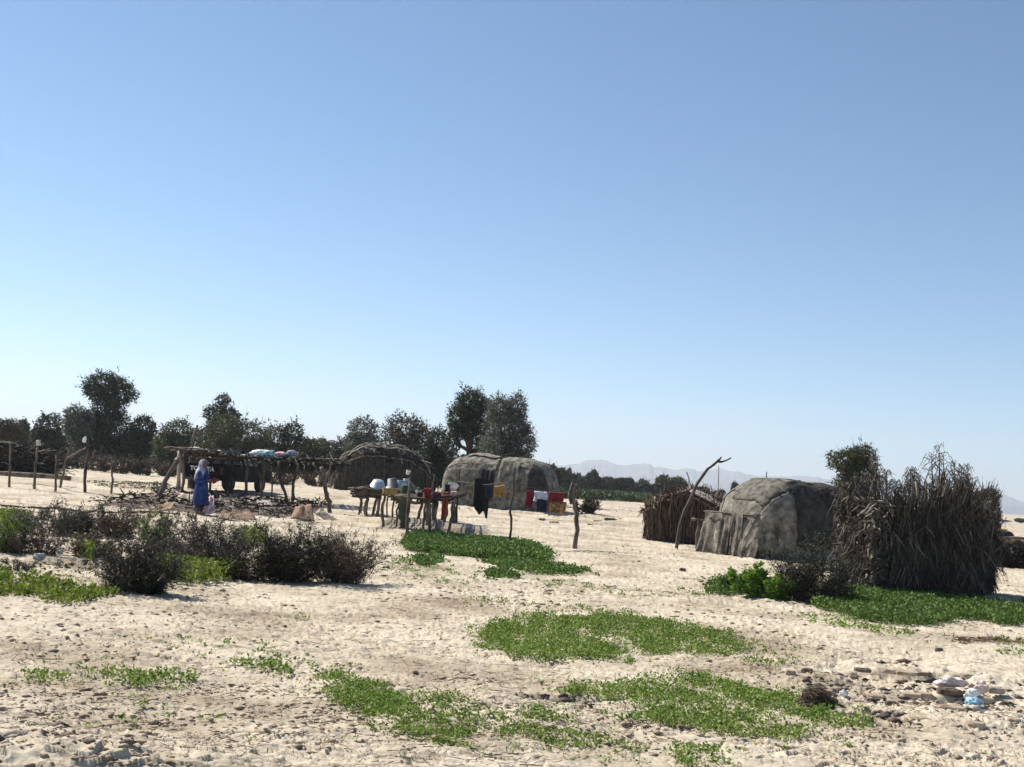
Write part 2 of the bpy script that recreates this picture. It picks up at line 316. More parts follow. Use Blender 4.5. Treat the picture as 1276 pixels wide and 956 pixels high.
# ------------------------------------------------------------------ trees
def crown_pts(lobes, n, shell=.35):
    w = np.array([l[3]*l[4]*l[5] for l in lobes])**.75; w /= w.sum(); out = []; dirs = []
    for l, k in zip(lobes, (w*n).astype(int)):
        u = unit(k); r = rng.random(k)**(1/3)*(1-shell)+shell*rng.random(k)**.25*.99
        # knobbly: radius depends on direction clumps
        q = .45+1.0*fbm(u[:, 0]*3.4+l[0]*3+u[:, 2]*2.6, u[:, 1]*3.4+l[2]+u[:, 2]*2.3, 123, 3)
        p = np.array(l[:3])+u*np.array(l[3:6])*(r*q)[:, None]; out.append(p); dirs.append(u)
    return np.concatenate(out), np.concatenate(dirs)
def tree_mesh(h, w, lobes, lm, n, trunk_h, leaf=(.16, .06), wisp=.25, droop=.2, tr_r=None):
    """lobes in fractions: (dx, dy, z, rx, ry, rz) of w,w,h ; returns crown and trunk meshes at origin"""
    Lb = [(a*w, b*w, c*h, d*w, e*w, f*h) for a, b, c, d, e, f in lobes]
    P, U = crown_pts(Lb, n); kk = n//6; j = rng.integers(0, len(P), kk//8); tw = []
    ext = P[j]; eu = U[j]*.8+unit(len(j))*.5+np.array([0, 0, .25]); sp = (rng.random((len(j), 8, 1))*w*.09); ex = (ext[:, None]+eu[:, None]*sp+rng.normal(size=(len(j), 8, 3))*.02*w).reshape(-1, 3)
    P = np.concatenate([P, ex]); U = np.concatenate([U, np.repeat(eu, 8, 0)]); Dv = U*.6+unit(len(P))*.8; Dv[:, 2] -= droop
    s = .7+.7*rng.random(len(P)); a = leaves(P, Dv, leaf[0]*s, leaf[1]*s*1.6)
    k = int(n*wisp); i = rng.integers(0, len(P), k); Q = P[i]; D2 = U[i]*1.0+unit(k)*.45; b = blades(Q, D2, rng.random(k)*w*.11+.12, .022)
    V, F = cat([a, b]); zz = V[:, 2] < .05; V[zz, 2] = .05+rng.random(zz.sum())*.2
    cr = mesh_np('crown', V, F, lm)
    mb = MB(); r0 = tr_r or h*.03; c0 = Vector((0, 0, trunk_h*h)); mb.tube([(0, 0, -.3), (random.uniform(-.1, .1), 0, trunk_h*h*.5), c0], [r0*1.25, r0, r0*.85], 8, .03, 2)
    for l in Lb:
        c = Vector(l[:3]); mb.tube([c0, (c0+c)/2+Vector((0, 0, .1)), c+Vector((0, 0, l[5]*.3))], [r0*.6, r0*.4, r0*.15], 6, .08, 2)
        for _ in range(4):
            q = c+Vector([random.uniform(-.8, .8)*l[3+j] for j in range(3)]); mb.tube([(c0+c)/2, q], [r0*.22, r0*.06], 4, .05, 3)
    tr = mb.build('trunk', DWOOD); return cr, tr
def default_lobes(kind, th):
    L = [(0, 0, .62, .38, .36, .34)]; n = 6
    for i in range(n):
        a = i/n*6.28+random.random(); r = random.uniform(.16, .28); L.append((math.cos(a)*r, math.sin(a)*r, random.uniform(th+.12, .8), random.uniform(.16, .26), .22, random.uniform(.14, .24)))
    return L
def place_tree(px, by, ty, wpx, lm, label, lobes=None, n=6500, th=.18, name='tree', Y=None, group=None, **k):
    if Y is None: Y = 84-(by-583)*1.6+((px*7) % 9) if px < 700 else (46 if px < 1100 else 50)
    g = at(px, by, Y); g.z = gz(g.x, g.y)
    mp = mpp(g.y); top = at(px, ty, g.y); h = top.z-g.z; w = wpx*mp
    t = thing(name, g, label, 'tree', group or 'trees behind the settlement', 0)
    cr, tr = tree_mesh(h, w, lobes or default_lobes(0, th), lm, n, th, leaf=(1.9*mp*1.6, .75*mp*1.3), **k)
    cr.parent = t; tr.parent = t; return t
place_tree(4, 582, 519, 50, L_BROWN, 'dark tree cut off by the left edge behind the brushwood heap', n=5000)
place_tree(22, 580, 518, 22, L_GREY, 'small narrow grey tree second from the left edge', n=2200)
place_tree(57, 580, 513, 42, L_DARK, 'rounded dark tree standing alone left of the tallest tree', n=5000, lobes=[(0, 0, .7, .4, .4, .3), (-.2, 0, .45, .38, .35, .3), (.22, 0, .42, .36, .35, .28), (0, 0, .25, .4, .4, .2)])
place_tree(94, 583, 503, 46, L_GREY, 'pale grey-green thin tree leaning against the left flank of the tallest tree', n=5000)
place_tree(127, 586, 460, 74, L_DARK, 'tallest dark tree on the left with a wispy spreading top', n=14000, wisp=.4, th=.12,
    lobes=[(-.08, 0, .84, .36, .3, .15), (.12, .05, .78, .38, .3, .16), (-.28, 0, .78, .16, .2, .10), (0, 0, .58, .28, .3, .2), (.1, 0, .38, .36, .34, .24), (-.22, 0, .32, .3, .3, .26), (.02, 0, .18, .42, .4, .16)])
place_tree(174, 584, 514, 48, L_DARK, 'dark tree just right of the tallest tree', n=6500, th=.1, lobes=[(0, 0, .72, .34, .3, .26), (-.1, 0, .45, .46, .4, .3), (.1, 0, .25, .45, .4, .25)])
place_tree(216, 584, 517, 58, L_OLIVE, 'olive green bushy tree behind the left end of the shelter', n=7000, th=.1, lobes=[(.05, 0, .7, .36, .3, .27), (-.15, 0, .45, .38, .4, .32), (.2, 0, .4, .36, .4, .3), (0, 0, .2, .45, .4, .2)])
place_tree(271, 582, 489, 50, L_DARK, 'dark tree with a narrow two-tiered top above the shelter', n=6500, th=.2, lobes=[(.0, 0, .91, .17, .2, .09), (-.16, 0, .74, .3, .3, .13), (.2, 0, .72, .25, .25, .12), (0, 0, .5, .4, .4, .2), (0, 0, .25, .4, .4, .2)])
place_tree(292, 586, 513, 96, L_OLIVE, 'broad olive tree below and before the two-tiered tree', n=9500, th=.12, lobes=[(-.14, 0, .72, .26, .26, .26), (.14, 0, .66, .3, .26, .24), (.3, 0, .4, .22, .3, .3), (-.3, 0, .4, .22, .3, .3), (0, 0, .3, .42, .3, .28)])
place_tree(352, 584, 521, 70, L_DARK, 'dark domed tree behind the middle of the shelter', n=7500, th=.1, lobes=[(.12, 0, .76, .2, .26, .2), (-.15, 0, .68, .27, .26, .22), (.3, 0, .42, .22, .3, .3), (-.32, 0, .4, .2, .3, .3), (0, 0, .3, .45, .3, .28)])
place_tree(392, 585, 543, 60, L_OLIVE, 'low olive thicket tree between the shelter and the brown domed hut', n=5500, th=.1)
place_tree(427, 585, 540, 44, L_DARK, 'low dark tree left behind the brown domed hut', n=4500, th=.1)
place_tree(450, 586, 516, 48, L_GREY, 'rounded grey-green tree above the brown domed hut', n=6500, th=.15, lobes=[(0, 0, .74, .42, .4, .25), (-.15, 0, .5, .36, .4, .3), (.2, 0, .45, .34, .4, .3), (0, 0, .2, .4, .4, .2)])
place_tree(505, 588, 512, 76, L_BROWN, 'wide brownish olive tree between the domed hut and the forked pair', n=9500, th=.1, lobes=[(-.05, 0, .76, .34, .3, .23), (.2, 0, .66, .26, .3, .23), (-.25, 0, .6, .22, .3, .25), (.1, 0, .4, .45, .4, .3), (0, 0, .2, .45, .4, .2)])
place_tree(542, 594, 527, 44, L_DARK, 'dark ragged tree beside the canvas hut, left of the big trunk', n=6000, th=.1, lobes=[(0, 0, .7, .34, .3, .28), (-.15, 0, .45, .36, .4, .3), (.15, 0, .35, .38, .4, .3)])
place_tree(583, 594, 482, 66, L_DARK, 'tall tree with a thick bare trunk behind the canvas hut', n=10000, th=.42, wisp=.5, tr_r=.26, lobes=[(-.05, 0, .84, .3, .3, .16), (.15, 0, .76, .32, .3, .18), (-.25, 0, .7, .22, .3, .16), (.02, 0, .62, .38, .3, .12), (-.34, 0, .48, .14, .2, .16), (.25, 0, .38, .24, .3, .2)])
place_tree(630, 596, 486, 70, L_GREY, 'silvery grey tree with drooping foliage right behind the canvas hut', n=11000, th=.25, wisp=.4, droop=.6, lobes=[(-.18, 0, .82, .24, .3, .15), (.1, 0, .84, .22, .3, .15), (0, 0, .66, .42, .34, .18), (.26, 0, .52, .22, .3, .18), (-.2, 0, .46, .3, .3, .2), (.1, 0, .34, .4, .3, .2)])
place_tree(1061, 650, 553, 68, L_OLIVE, 'dense olive tree rising behind the palm frond enclosure, right of the big canvas hut', n=8500, th=.3, lobes=[(.12, 0, .88, .26, .3, .12), (-.12, 0, .8, .36, .34, .14), (.1, 0, .68, .4, .36, .18), (0, 0, .5, .4, .36, .18)])
place_tree(1230, 655, 607, 36, L_BROWN, 'small rounded brown tree past the right end of the palm frond enclosure', n=5000, th=.2, lobes=[(0, 0, .82, .4, .4, .17), (0, 0, .55, .45, .45, .3), (0, 0, .3, .4, .4, .25)])
# palms
def palm(px, by, ty, wpx, label):
    g = at(px, by, 92); g.z = gz(g.x, g.y); mp = mpp(g.y); h = at(px, ty, g.y).z-g.z; w = wpx*mp; t = thing('palm_tree', g, label, 'palm', 'palms behind the settlement')
    mb = MB(); mb.tube([(0, 0, -.2), (.05, 0, h*.4), (0, 0, h*.75)], [.2, .16, .15], 8, .01, 3); mb.build('trunk', DWOOD, t)
    parts = []
    for i in range(26):
        a = i*2.4; e = random.uniform(-.3, 1.3); pts = []; L = w*.55
        for s in np.linspace(0, 1, 14):
            pts.append((math.cos(a)*L*s*math.cos(e*.6), math.sin(a)*L*s*math.cos(e*.6), h*.75+L*(math.sin(e)*s-.75*s*s*.9)))
        P = np.array(pts); T = np.gradient(P, axis=0); T /= np.linalg.norm(T, axis=1, keepdims=True); sd = np.cross(T, [0, 0, 1.]); parts.append(blades(P[:-1], T[:-1], L/12, .05, 1))
        for sg in (-1, 1):
            dv = sd*sg+T*.6+np.array([0, 0, -.35]); parts.append(blades(P[2:], dv[2:], .4*L*.5, .07, .2))
    V, F = cat(parts); V[:, 2] = np.maximum(V[:, 2], .05); mesh_np('crown', V, F, L_GREY, t)
palm(244, 583, 523, 36, 'grey palm with arching fronds behind the left end of the shelter')
palm(404, 585, 535, 26, 'small palm showing between the shelter and the brown domed hut')
palm(383, 584, 534, 24, 'small palm right of the dark domed tree')
# far rows: shared meshes
def copy_tree(o, loc, sc, rz, label):
    c = o.copy(); COL.objects.link(c); c.location = loc; c.scale = sc; c.rotation_euler.z = rz; c['label'] = label
    for ch in list(o.children): d = ch.copy(); COL.objects.link(d); d.parent = c
    return c
GRP = 'trees in the distant tree line'; PRO = []
def far_tree(px, by, ty, wpx, label, k=None, Y=None):
    g = at(px, by, Y or 175); g.z = gz(g.x, g.y); mp = mpp(g.y); h = at(px, ty, g.y).z-g.z; w = wpx*mp
    if k is None: k = random.randrange(4)
    if len(PRO) < 4:
        k = len(PRO); t = thing('tree', (0, 0, 0), label, 'tree', GRP)
        cr, tr = tree_mesh(1, 1, default_lobes(0, .1), [L_DARK, L_OLIVE, L_DARK, L_GREY][k], 3200, .12, leaf=(.07, .05), wisp=.12); 
        cr.parent = t; tr.parent = t; PRO.append(t); t.location = g; t.scale = (w, w, h); t.rotation_euler.z = 0; return t
    return copy_tree(PRO[k], g, (w*1.1, w*1.1, h), random.uniform(0, 6.28), label)
# right-hand line beyond the field
FARL = 'small dark tree in the even distant row beyond the green field'
for i, px in enumerate(range(692, 835, 9)):
    far_tree(px+random.uniform(-3, 3), 617+(px-700)*.05, 586+(px-700)*.14+random.uniform(-3, 3), random.uniform(20, 28), FARL)
for a in [(738, 618, 583, 14, 'small tree standing tallest above the distant row, below the mountain peak'), (707, 616, 583, 10, 'slim tree above the distant row close to the canvas hut'),
          (826, 625, 590, 26, 'left of two rounded distant trees behind the low reed shed'), (844, 626, 592, 22, 'right of two rounded distant trees behind the low reed shed'),
          (872, 626, 606, 26, 'low distant tree between the curved pole and the thin sticks'), (915, 628, 600, 12, 'tiny round distant tree by the left shoulder of the large canvas hut'),
          (895, 627, 610, 18, 'low distant bushy tree just left of the large canvas hut'), (1250, 668, 648, 22, 'distant tree beyond the yellow vehicle at the right edge'),
          (1272, 669, 646, 20, 'distant tree cut by the right edge of the photo'), (800, 620, 597, 22, 'distant tree at the right end of the even row')]: far_tree(*a)
BKL = 'dark tree in the dense back row seen between the nearer trees'
for px in list(range(-10, 690, 11)):
    far_tree(px+random.uniform(-5, 5), 566+px*.05, 534+px*.066+random.uniform(-7, 6), random.uniform(26, 38), BKL, Y=random.uniform(110, 140))
# ------------------------------------------------------------------ shrubs
def twig_shrub(px, by, ty, wpx, label, tm, lm=None, n=2600, leafn=0, name='dry_shrub', dz=0, solid=1.0, grp='scrub bushes on the left bank', lsz=1.0, twl=.5):
    g = ghit(px, by); mp = mpp(g.y); n = int(n*1.15); h = (at(px, ty, g.y).z-g.z)*((.74 if px < 280 else .84) if px < 500 and by > 650 else .9); w = wpx*mp*1.08; t = thing(name, g, label, 'shrub', grp)
    K = max(14, n//70); parts = []; tips = []
    a = rng.random(K)*6.283; sp_ = rng.random(K)**.6; lob = .55+.75*fbm(np.cos(a)*1.5+px, np.sin(a)*1.5+by, 7, 2)
    B0 = np.stack([np.cos(a)*sp_*w*.22, np.sin(a)*sp_*w*.2, np.full(K, -.05)], 1)
    hh = h*lob*(.6+.5*rng.random(K)); E0 = np.stack([np.cos(a)*sp_*w*.5*lob*1.15, np.sin(a)*sp_*w*.42*lob, hh*np.sqrt(1-.6*sp_**2)], 1)
    def grow(A, E, seg, wdt, wob):
        L = np.linalg.norm(E-A, axis=1); pts = [A]; cur = A
        for q in range(seg):
            t = (q+1)/seg; nx_ = A+(E-A)*t+rng.normal(size=A.shape)*(L*wob)[:, None]*np.array([1, 1, .6]); d_ = nx_-cur; parts.append(blades(cur, d_, np.linalg.norm(d_, axis=1)*1.05, wdt*(1-.5*t), .8)); pts.append(nx_); cur = nx_
        return pts
    p1_ = grow(B0, E0, 4, 1.6*mp, .09); src = np.concatenate(p1_[1:]); i = rng.integers(0, len(src), n//6)
    A1_ = src[i]; o1 = unit(len(A1_))+A1_/np.array([w*.5, w*.5, h*1.0])*.7+np.array([0, 0, .35]); p2_ = grow(A1_, A1_+o1*(.10+.22*rng.random((len(A1_), 1)))*h, 3, 1.0*mp, .14)
    src = np.concatenate(p2_[1:]); i = rng.integers(0, len(src), int(n*1.6)); A2_ = src[i]; o2 = unit(len(A2_))+np.array([0, 0, .3]); A3_ = grow(A2_, A2_+o2*(.03+.10*rng.random((len(A2_), 1)))*h, 2, .75*mp, .2)
    P = np.concatenate([A3_[1], A3_[2]]); n = len(P)
    V, F = cat(parts); V[:, 2] = np.maximum(V[:, 2], -.05); mesh_np('twigs', V, F, tm, t)
    if leafn:
        i = rng.integers(0, n, leafn); Q = P[i]+rng.normal(size=(leafn, 3))*.035*h; Q[:, 2] = np.maximum(Q[:, 2], .01)
        V, F = leaves(Q, unit(leafn)+np.array([0, 0, .4]), 2.6*mp*lsz, 1.5*mp*lsz); mesh_np('leaves', V, F, lm, t)
    return t
S = twig_shrub
S(55, 666, 622, 70, 'pale grey twiggy bush with tall thin stalks at the back of the bank', TWIGG, L_GREY, 1500, 1500)
S(95, 668, 620, 80, 'grey-brown bush on the back of the bank, left of the low sand hump', TWIGG, L_BROWN, 2400, 2200)
S(145, 670, 622, 70, 'reddish brown dry bush right behind the low sand hump', TWIG, L_BROWN, 2600, 1200)
S(45, 692, 655, 72, 'low reddish brown bush above the small debris on the left bank', TWIG, None, 2600)
S(12, 688, 645, 50, 'dark leafy bush cut by the left edge of the photo', TWIGD, L_DGREEN, 1200, 3200, name='leafy_shrub')
S(112, 695, 655, 62, 'brown brittle bush behind the bright green weeds on the left bank', TWIG, None, 2400)
S(198, 690, 637, 52, 'dark green leafy bush standing up from the middle of the bank', TWIGD, L_DGREEN, 1400, 4200, name='leafy_shrub')
S(248, 704, 634, 88, 'tall greyish brown bush directly below the person in blue', TWIGG, L_BROWN, 4000, 2200)
S(215, 712, 662, 60, 'brown bush between the dark front bush and the tall greyish one', TWIG, L_BROWN, 2600, 900)
S(167, 739, 660, 100, 'nearly black bush at the front of the bank beside the lime green grass', TWIGD, L_DARK, 5200, 5000)
S(300, 722, 676, 78, 'low dark bush in the gap left of the two big right-hand bushes', TWIGD, L_BROWN, 3200, 2200)
S(360, 724, 652, 86, 'large dark brown bush, left of the two at the right end of the bank', TWIGD, L_BROWN, 5000, 3000)
S(425, 726, 662, 80, 'large reddish dark bush at the far right end of the bank', TWIG, L_BROWN, 4800, 1800)
S(268, 712, 680, 34, 'small dark clump caught between low brown bushes below the person', TWIGD, L_DARK, 1500, 1000)
S(22, 715, 694, 44, 'small sage green bush just above the lime green grass', TWIGG, L_GREY, 900, 1500)
S(152, 703, 690, 24, 'tiny grey tuft on the sandy hump of the bank', TWIGG, L_GREY, 400, 400)
S(733, 640, 621, 34, 'low dark bush right of the thick clothesline post', TWIGD, L_BROWN, 1800, 1200, grp='bushes near the huts')
S(1010, 750, 684, 96, 'big dark green bush between the large canvas hut and the palm frond enclosure', TWIGD, L_DARK, 3600, 6500, name='leafy_shrub', grp='bushes near the huts')
S(955, 746, 712, 66, 'bright green low bush in front of the large canvas hut', TWIGD, L_BRIGHT, 700, 16000, lsz=1.4, name='leafy_shrub', grp='bushes near the huts')
S(915, 738, 712, 40, 'low dark bush under the front corner of the large canvas hut', TWIGD, L_DGREEN, 900, 2500, name='leafy_shrub', grp='bushes near the huts')
for i, (px, by, ty, w, lab) in enumerate([(100, 584, 565, 44, 'brown thicket below the pale grey tree'), (128, 588, 568, 40, 'brown thicket at the foot of the tallest tree'), (152, 590, 574, 34, 'brown thicket right of the foot of the tallest tree'),
     (178, 592, 572, 40, 'brown thicket between the dark and the olive tree'), (205, 594, 574, 36, 'brown thicket by the left end of the shelter'), (76, 583, 566, 26, 'brown thicket behind the leaning forked post'), (60, 582, 569, 26, 'dull green thicket behind the post with the pale can'),
     (395, 606, 588, 50, 'brown thicket seen through the right end of the shelter'), (350, 604, 588, 40, 'brown thicket seen between the crooked shelter posts'), (425, 604, 586, 30, 'brown thicket by the left foot of the brown domed hut')]):
    S(px, by, ty, w, lab, TWIG, L_BROWN, 1300, 900, name='thicket', grp='brown thickets under the trees')
# ------------------------------------------------------------------ green ground cover patches
def inpoly(x, y, poly):
    r = np.zeros(x.shape, bool); n = len(poly); j = n-1
    for i in range(n):
        xi, yi = poly[i]; xj, yj = poly[j]; c = ((yi > y) != (yj > y)) & (x < (xj-xi)*(y-yi)/(yj-yi+1e-12)+xi); r ^= c; j = i
    return r
def cover(polys, lm, label, dens=900, hgt=.07, leaf=.04, thr=.42, name='ground_cover', fr=.9, seed=0, stretch=1.0):
    parts = []
    for poly in polys:
        W_ = [ghit(*p) for p in poly]; W_ = [(p.x, p.y) for p in W_]; xs = [p[0] for p in W_]; ys = [p[1] for p in W_]
        A = (max(xs)-min(xs)+.4)*(max(ys)-min(ys)+.4); n = int(A*dens/5)
        x = rng.uniform(min(xs)-.2, max(xs)+.2, n); y = rng.uniform(min(ys)-.2, max(ys)+.2, n)
        wx = x+(fbm(x*2.2, y*2.2, 4+seed, 3)-.5)*.7*stretch; wy = y+(fbm(x*2.2, y*2.2, 14+seed, 3)-.5)*1.1*stretch
        q = fbm(x*3.6/fr*.9, y*4.0/fr*.6, 24+seed, 4); ok = inpoly(wx, wy, W_) & (q+.12*rng.random(n) > thr)
        if thr > .3: ok &= fbm(x*6+seed, y*5.0, 61, 2)+.22*rng.random(n) > .50
        stray = (~ok) & inpoly(wx+rng.normal(size=n)*.18, wy+rng.normal(size=n)*.3, W_) & (rng.random(n) < .12); ok |= stray
        x, y, q = x[ok], y[ok], q[ok]; k = len(x)
        if k == 0: continue
        hz = hgt*(.45+1.1*np.clip((q-thr)*3.5, 0, 1)); m_ = 6
        X = np.repeat(x, m_)+rng.normal(size=k*m_)*.028; Y_ = np.repeat(y, m_)+rng.normal(size=k*m_)*.028
        Z = H(X, Y_)+.01+rng.random(k*m_)*np.repeat(hz, m_); P = np.stack([X, Y_, Z], 1)
        Dv = unit(k*m_)*.9; Dv[:, 2] = np.abs(Dv[:, 2])*.6+.15; s = .6+.8*rng.random(k*m_)
        parts.append(leaves(P, Dv, leaf*s, leaf*.62*s))
        B = np.stack([x, y, H(x, y)-.02], 1); parts.append(blades(B, unit(k)*.3+np.array([0, 0, 1.]), hz+.02, .006))
    if parts:
        V, F = cat(parts); return tag(mesh_np(name, V, F, lm), label, 'ground plants', kind='stuff')
C = cover
C([[(503, 676), (520, 667), (600, 674), (660, 681), (686, 694), (680, 703), (600, 697), (540, 690), (505, 687)]], L_DGREEN, 'dense dark green herb strip before the clothesline', 1900, .10, .055, .15, stretch=.25)
C([[(598, 701), (650, 697), (700, 707), (738, 713), (700, 718), (650, 714)], [(605, 716), (625, 710), (650, 721), (610, 726)], [(512, 698), (545, 694), (552, 705), (520, 707)]], L_DGREEN, 'smaller dark green patches in front of the herb strip', 1300, .06, .05, .3, stretch=.3)
C([[(600, 790), (640, 778), (700, 768), (770, 770), (840, 782), (910, 795), (945, 810), (900, 816), (830, 808), (790, 822), (730, 826), (650, 826), (600, 812)]], L_GREEN, 'large central green weed patch on the mud', 4200, .06, .026, .375)
C([[(560, 735), (640, 745), (760, 758), (850, 775), (960, 800), (990, 830), (900, 832), (860, 812), (760, 768), (600, 760)], [(400, 690), (560, 700), (600, 735), (480, 720)], [(660, 722), (740, 728), (860, 745), (800, 748), (700, 735)]], L_GREEN, 'sparse thin green weeds around the central patch', 420, .04, .03, .56)
C([[(680, 853), (790, 851), (900, 847), (990, 862), (1052, 895), (1052, 912), (990, 922), (900, 915), (850, 905), (780, 885), (690, 866)]], L_GREEN, 'green weed patch at the lower right of centre', 4200, .045, .024, .41, seed=40)
C([[(398, 853), (440, 848), (480, 868), (560, 866), (600, 878), (660, 888), (745, 915), (760, 935), (700, 937), (640, 918), (600, 936), (540, 942), (500, 922), (440, 892), (403, 874)], [(745, 918), (840, 932), (905, 950), (850, 956), (780, 942)]], L_GREEN, 'trailing green weed patch at the bottom centre', 4200, .045, .023, .38, seed=60)
C([[(396, 852), (440, 848), (485, 866), (520, 884), (500, 898), (455, 888), (410, 872)], [(500, 905), (560, 900), (600, 925), (550, 940), (505, 925)]], L_GREEN, 'dense tongue of green weeds at the left end of the bottom centre patch', 2600, .045, .023, .29, seed=62, stretch=.35)
C([[(128, 839), (165, 839), (240, 845), (246, 851), (200, 858), (132, 857)], [(36, 840), (60, 840), (60, 856), (38, 856)]], L_GREEN, 'two dense little weed tufts at the lower left', 1300, .04, .028, .29, seed=82, stretch=.2)
C([[(122, 837), (170, 838), (248, 841), (254, 850), (200, 861), (128, 859)], [(33, 838), (62, 838), (62, 858), (36, 858)], [(285, 820), (330, 823), (372, 840), (330, 840)], [(182, 878), (238, 878), (228, 893)]], L_GREEN, 'small scattered green weed tufts at the lower left', 1600, .04, .03, .33, seed=80)
C([[(230, 800), (300, 798), (380, 810), (420, 840), (380, 850), (280, 840), (60, 830), (60, 815)], [(100, 890), (340, 885), (300, 912), (130, 910)], [(340, 770), (378, 770), (378, 785), (345, 785)], [(950, 900), (1060, 920), (1000, 950), (900, 930)]], L_GREEN, 'stray green seedlings scattered over the foreground mud', 260, .03, .028, .58, seed=90)
C([[(1015, 758), (1060, 734), (1110, 733), (1170, 748), (1243, 758), (1243, 775), (1190, 773), (1180, 786), (1100, 779), (1060, 771)], [(1238, 764), (1290, 758), (1290, 780), (1245, 779)]], L_DGREEN, 'dense green herbs along the foot of the palm frond enclosure', 2000, .10, .045, .2, seed=11)
C([[(872, 735), (925, 722), (985, 736), (978, 744), (890, 742)]], L_DGREEN, 'low green herbs around the bright green bush', 1200, .1, .05, .3, seed=12)
C([[(985, 766), (1060, 772), (1130, 790), (1100, 796), (1000, 775)], [(1225, 800), (1290, 800), (1290, 818), (1230, 815)], [(850, 738), (880, 735), (890, 745), (850, 745)]], L_GREEN, 'thin green weeds in front of the palm frond enclosure', 500, .05, .035, .48, seed=13)
C([[(-30, 718), (20, 722), (100, 732), (148, 742), (100, 752), (30, 748), (-30, 746)]], L_LIME, 'lime green grass below the bushes on the left', 2000, .08, .042, .25, seed=14)
C([[(95, 682), (118, 686), (128, 697), (105, 702)], [(200, 712), (245, 710), (278, 722), (235, 732), (205, 728)], [(-20, 648), (25, 650), (30, 662), (-20, 665)], [(300, 672), (322, 672), (322, 682), (302, 682)]], L_LIME, 'bright green weeds growing between the bushes on the left bank', 1500, .17, .05, .22, seed=15)
C([[(30, 708), (60, 705), (110, 722), (60, 728)], [(-20, 640), (70, 640), (50, 652), (-20, 650)], [(205, 603), (110, 600), (120, 607), (215, 611)]], L_OLIVE, 'thin dull green growth on the sandy ground on the left', 260, .03, .05, .55, seed=16)
C([[(690, 616), (760, 618), (808, 622), (808, 627), (760, 624), (690, 621)]], L_FIELD, 'flat green field strip before the distant tree row', 90, .35, .25, .1, seed=17, name='crop_field')
# dry litter and clods
def crumbs(x, y, s, mat, name, label):
    k = len(x); base = np.array([[1, 0, 0], [0, 1, 0], [-1, 0, 0], [0, -1, 0], [0, 0, .7], [0, 0, -.5]])
    jit = 1+.7*(rng.random((k, 6, 1))-.5); ang = (rng.random(k)-.5)*1.6; c, s_ = np.cos(ang), np.sin(ang)
    B = base[None]*jit*s[:, None, None]; B[:, :, 0] *= 1.9; Bx = B[:, :, 0]*c[:, None]-B[:, :, 1]*s_[:, None]; By = B[:, :, 0]*s_[:, None]+B[:, :, 1]*c[:, None]
    z = H(x, y)+D(x, y)-.012; V = np.stack([Bx+x[:, None], By+y[:, None], B[:, :, 2]+z[:, None]], -1).reshape(-1, 3)
    F = np.array([[0, 1, 4], [1, 2, 4], [2, 3, 4], [3, 0, 4], [1, 0, 5], [2, 1, 5], [3, 2, 5], [0, 3, 5]]); F = (F[None]+6*np.arange(k)[:, None, None]).reshape(-1, 3)
    tag(mesh_np(name, V, F, mat), label, 'crumbs', kind='stuff')
def litter():
    n = 26000; dd = 5.0/(1-rng.random(n)*.89); a = rng.uniform(-R(26), R(26), n); x = dd*np.sin(a); y = dd*np.cos(a); q = fbm(x*.9, y*1.8, 55, 3); ok = (q+.2*rng.random(n)+gully(x, y)*.08 > .635)
    x, y, dd = x[ok], y[ok], dd[ok]; crumbs(x, y, (.006+.020*rng.random(len(x))**4)*(1+.5*(dd > 15)), CLOD, 'mud_crumbs', 'small crumbs of dry mud strewn over the ground')
    X = []; Y_ = []
    for (x0, x1, y0, hh, rec) in LEDGE:
        k = int(35*(x1-x0))+12; X.append(rng.uniform(x0, x1, k)); Y_.append(y0-rec*.5*rng.random(k)**2-.03)
    for (cx, cy, rr_) in BL: k = int(120*rr_); X.append(cx+rng.normal(size=k)*rr_*.8); Y_.append(cy+rng.normal(size=k)*rr_*.8)
    for px, py, rx, ry in ((60, 690, 2.2, 1.2), (230, 700, 2.2, 1.2), (370, 700, 2, 1.1), (1110, 870, 1.2, 1.2)):
        cx, cy = flat(px, py); k = 420; X.append(cx+rng.normal(size=k)*rx*.5); Y_.append(cy+rng.normal(size=k)*ry*.5)
    x = np.concatenate(X); y = np.concatenate(Y_); crumbs(x, y, .008+.035*rng.random(len(x))**3, DCLOD, 'dark_crumbs', 'darker crumbs of earth below the ledges and bushes')
    n = 16000; dd = 5.0/(1-rng.random(n)*.85); a = rng.uniform(-R(26), R(26), n); x = dd*np.sin(a); y = dd*np.cos(a); ok = fbm(x*.8, y*.8, 155, 3)+.15*rng.random(n) > .57
    x, y = x[ok], y[ok]; k = len(x); P = np.stack([x, y, H(x, y)+D(x, y)+.005], 1); dv = unit(k); dv[:, 2] *= .12
    V, F = blades(P, dv, .04+.12*rng.random(k)**2, .006); tag(mesh_np('twig_litter', V, F, TWIG), 'fine dead twigs and stalks scattered on the mud', 'litter', kind='stuff')
litter()
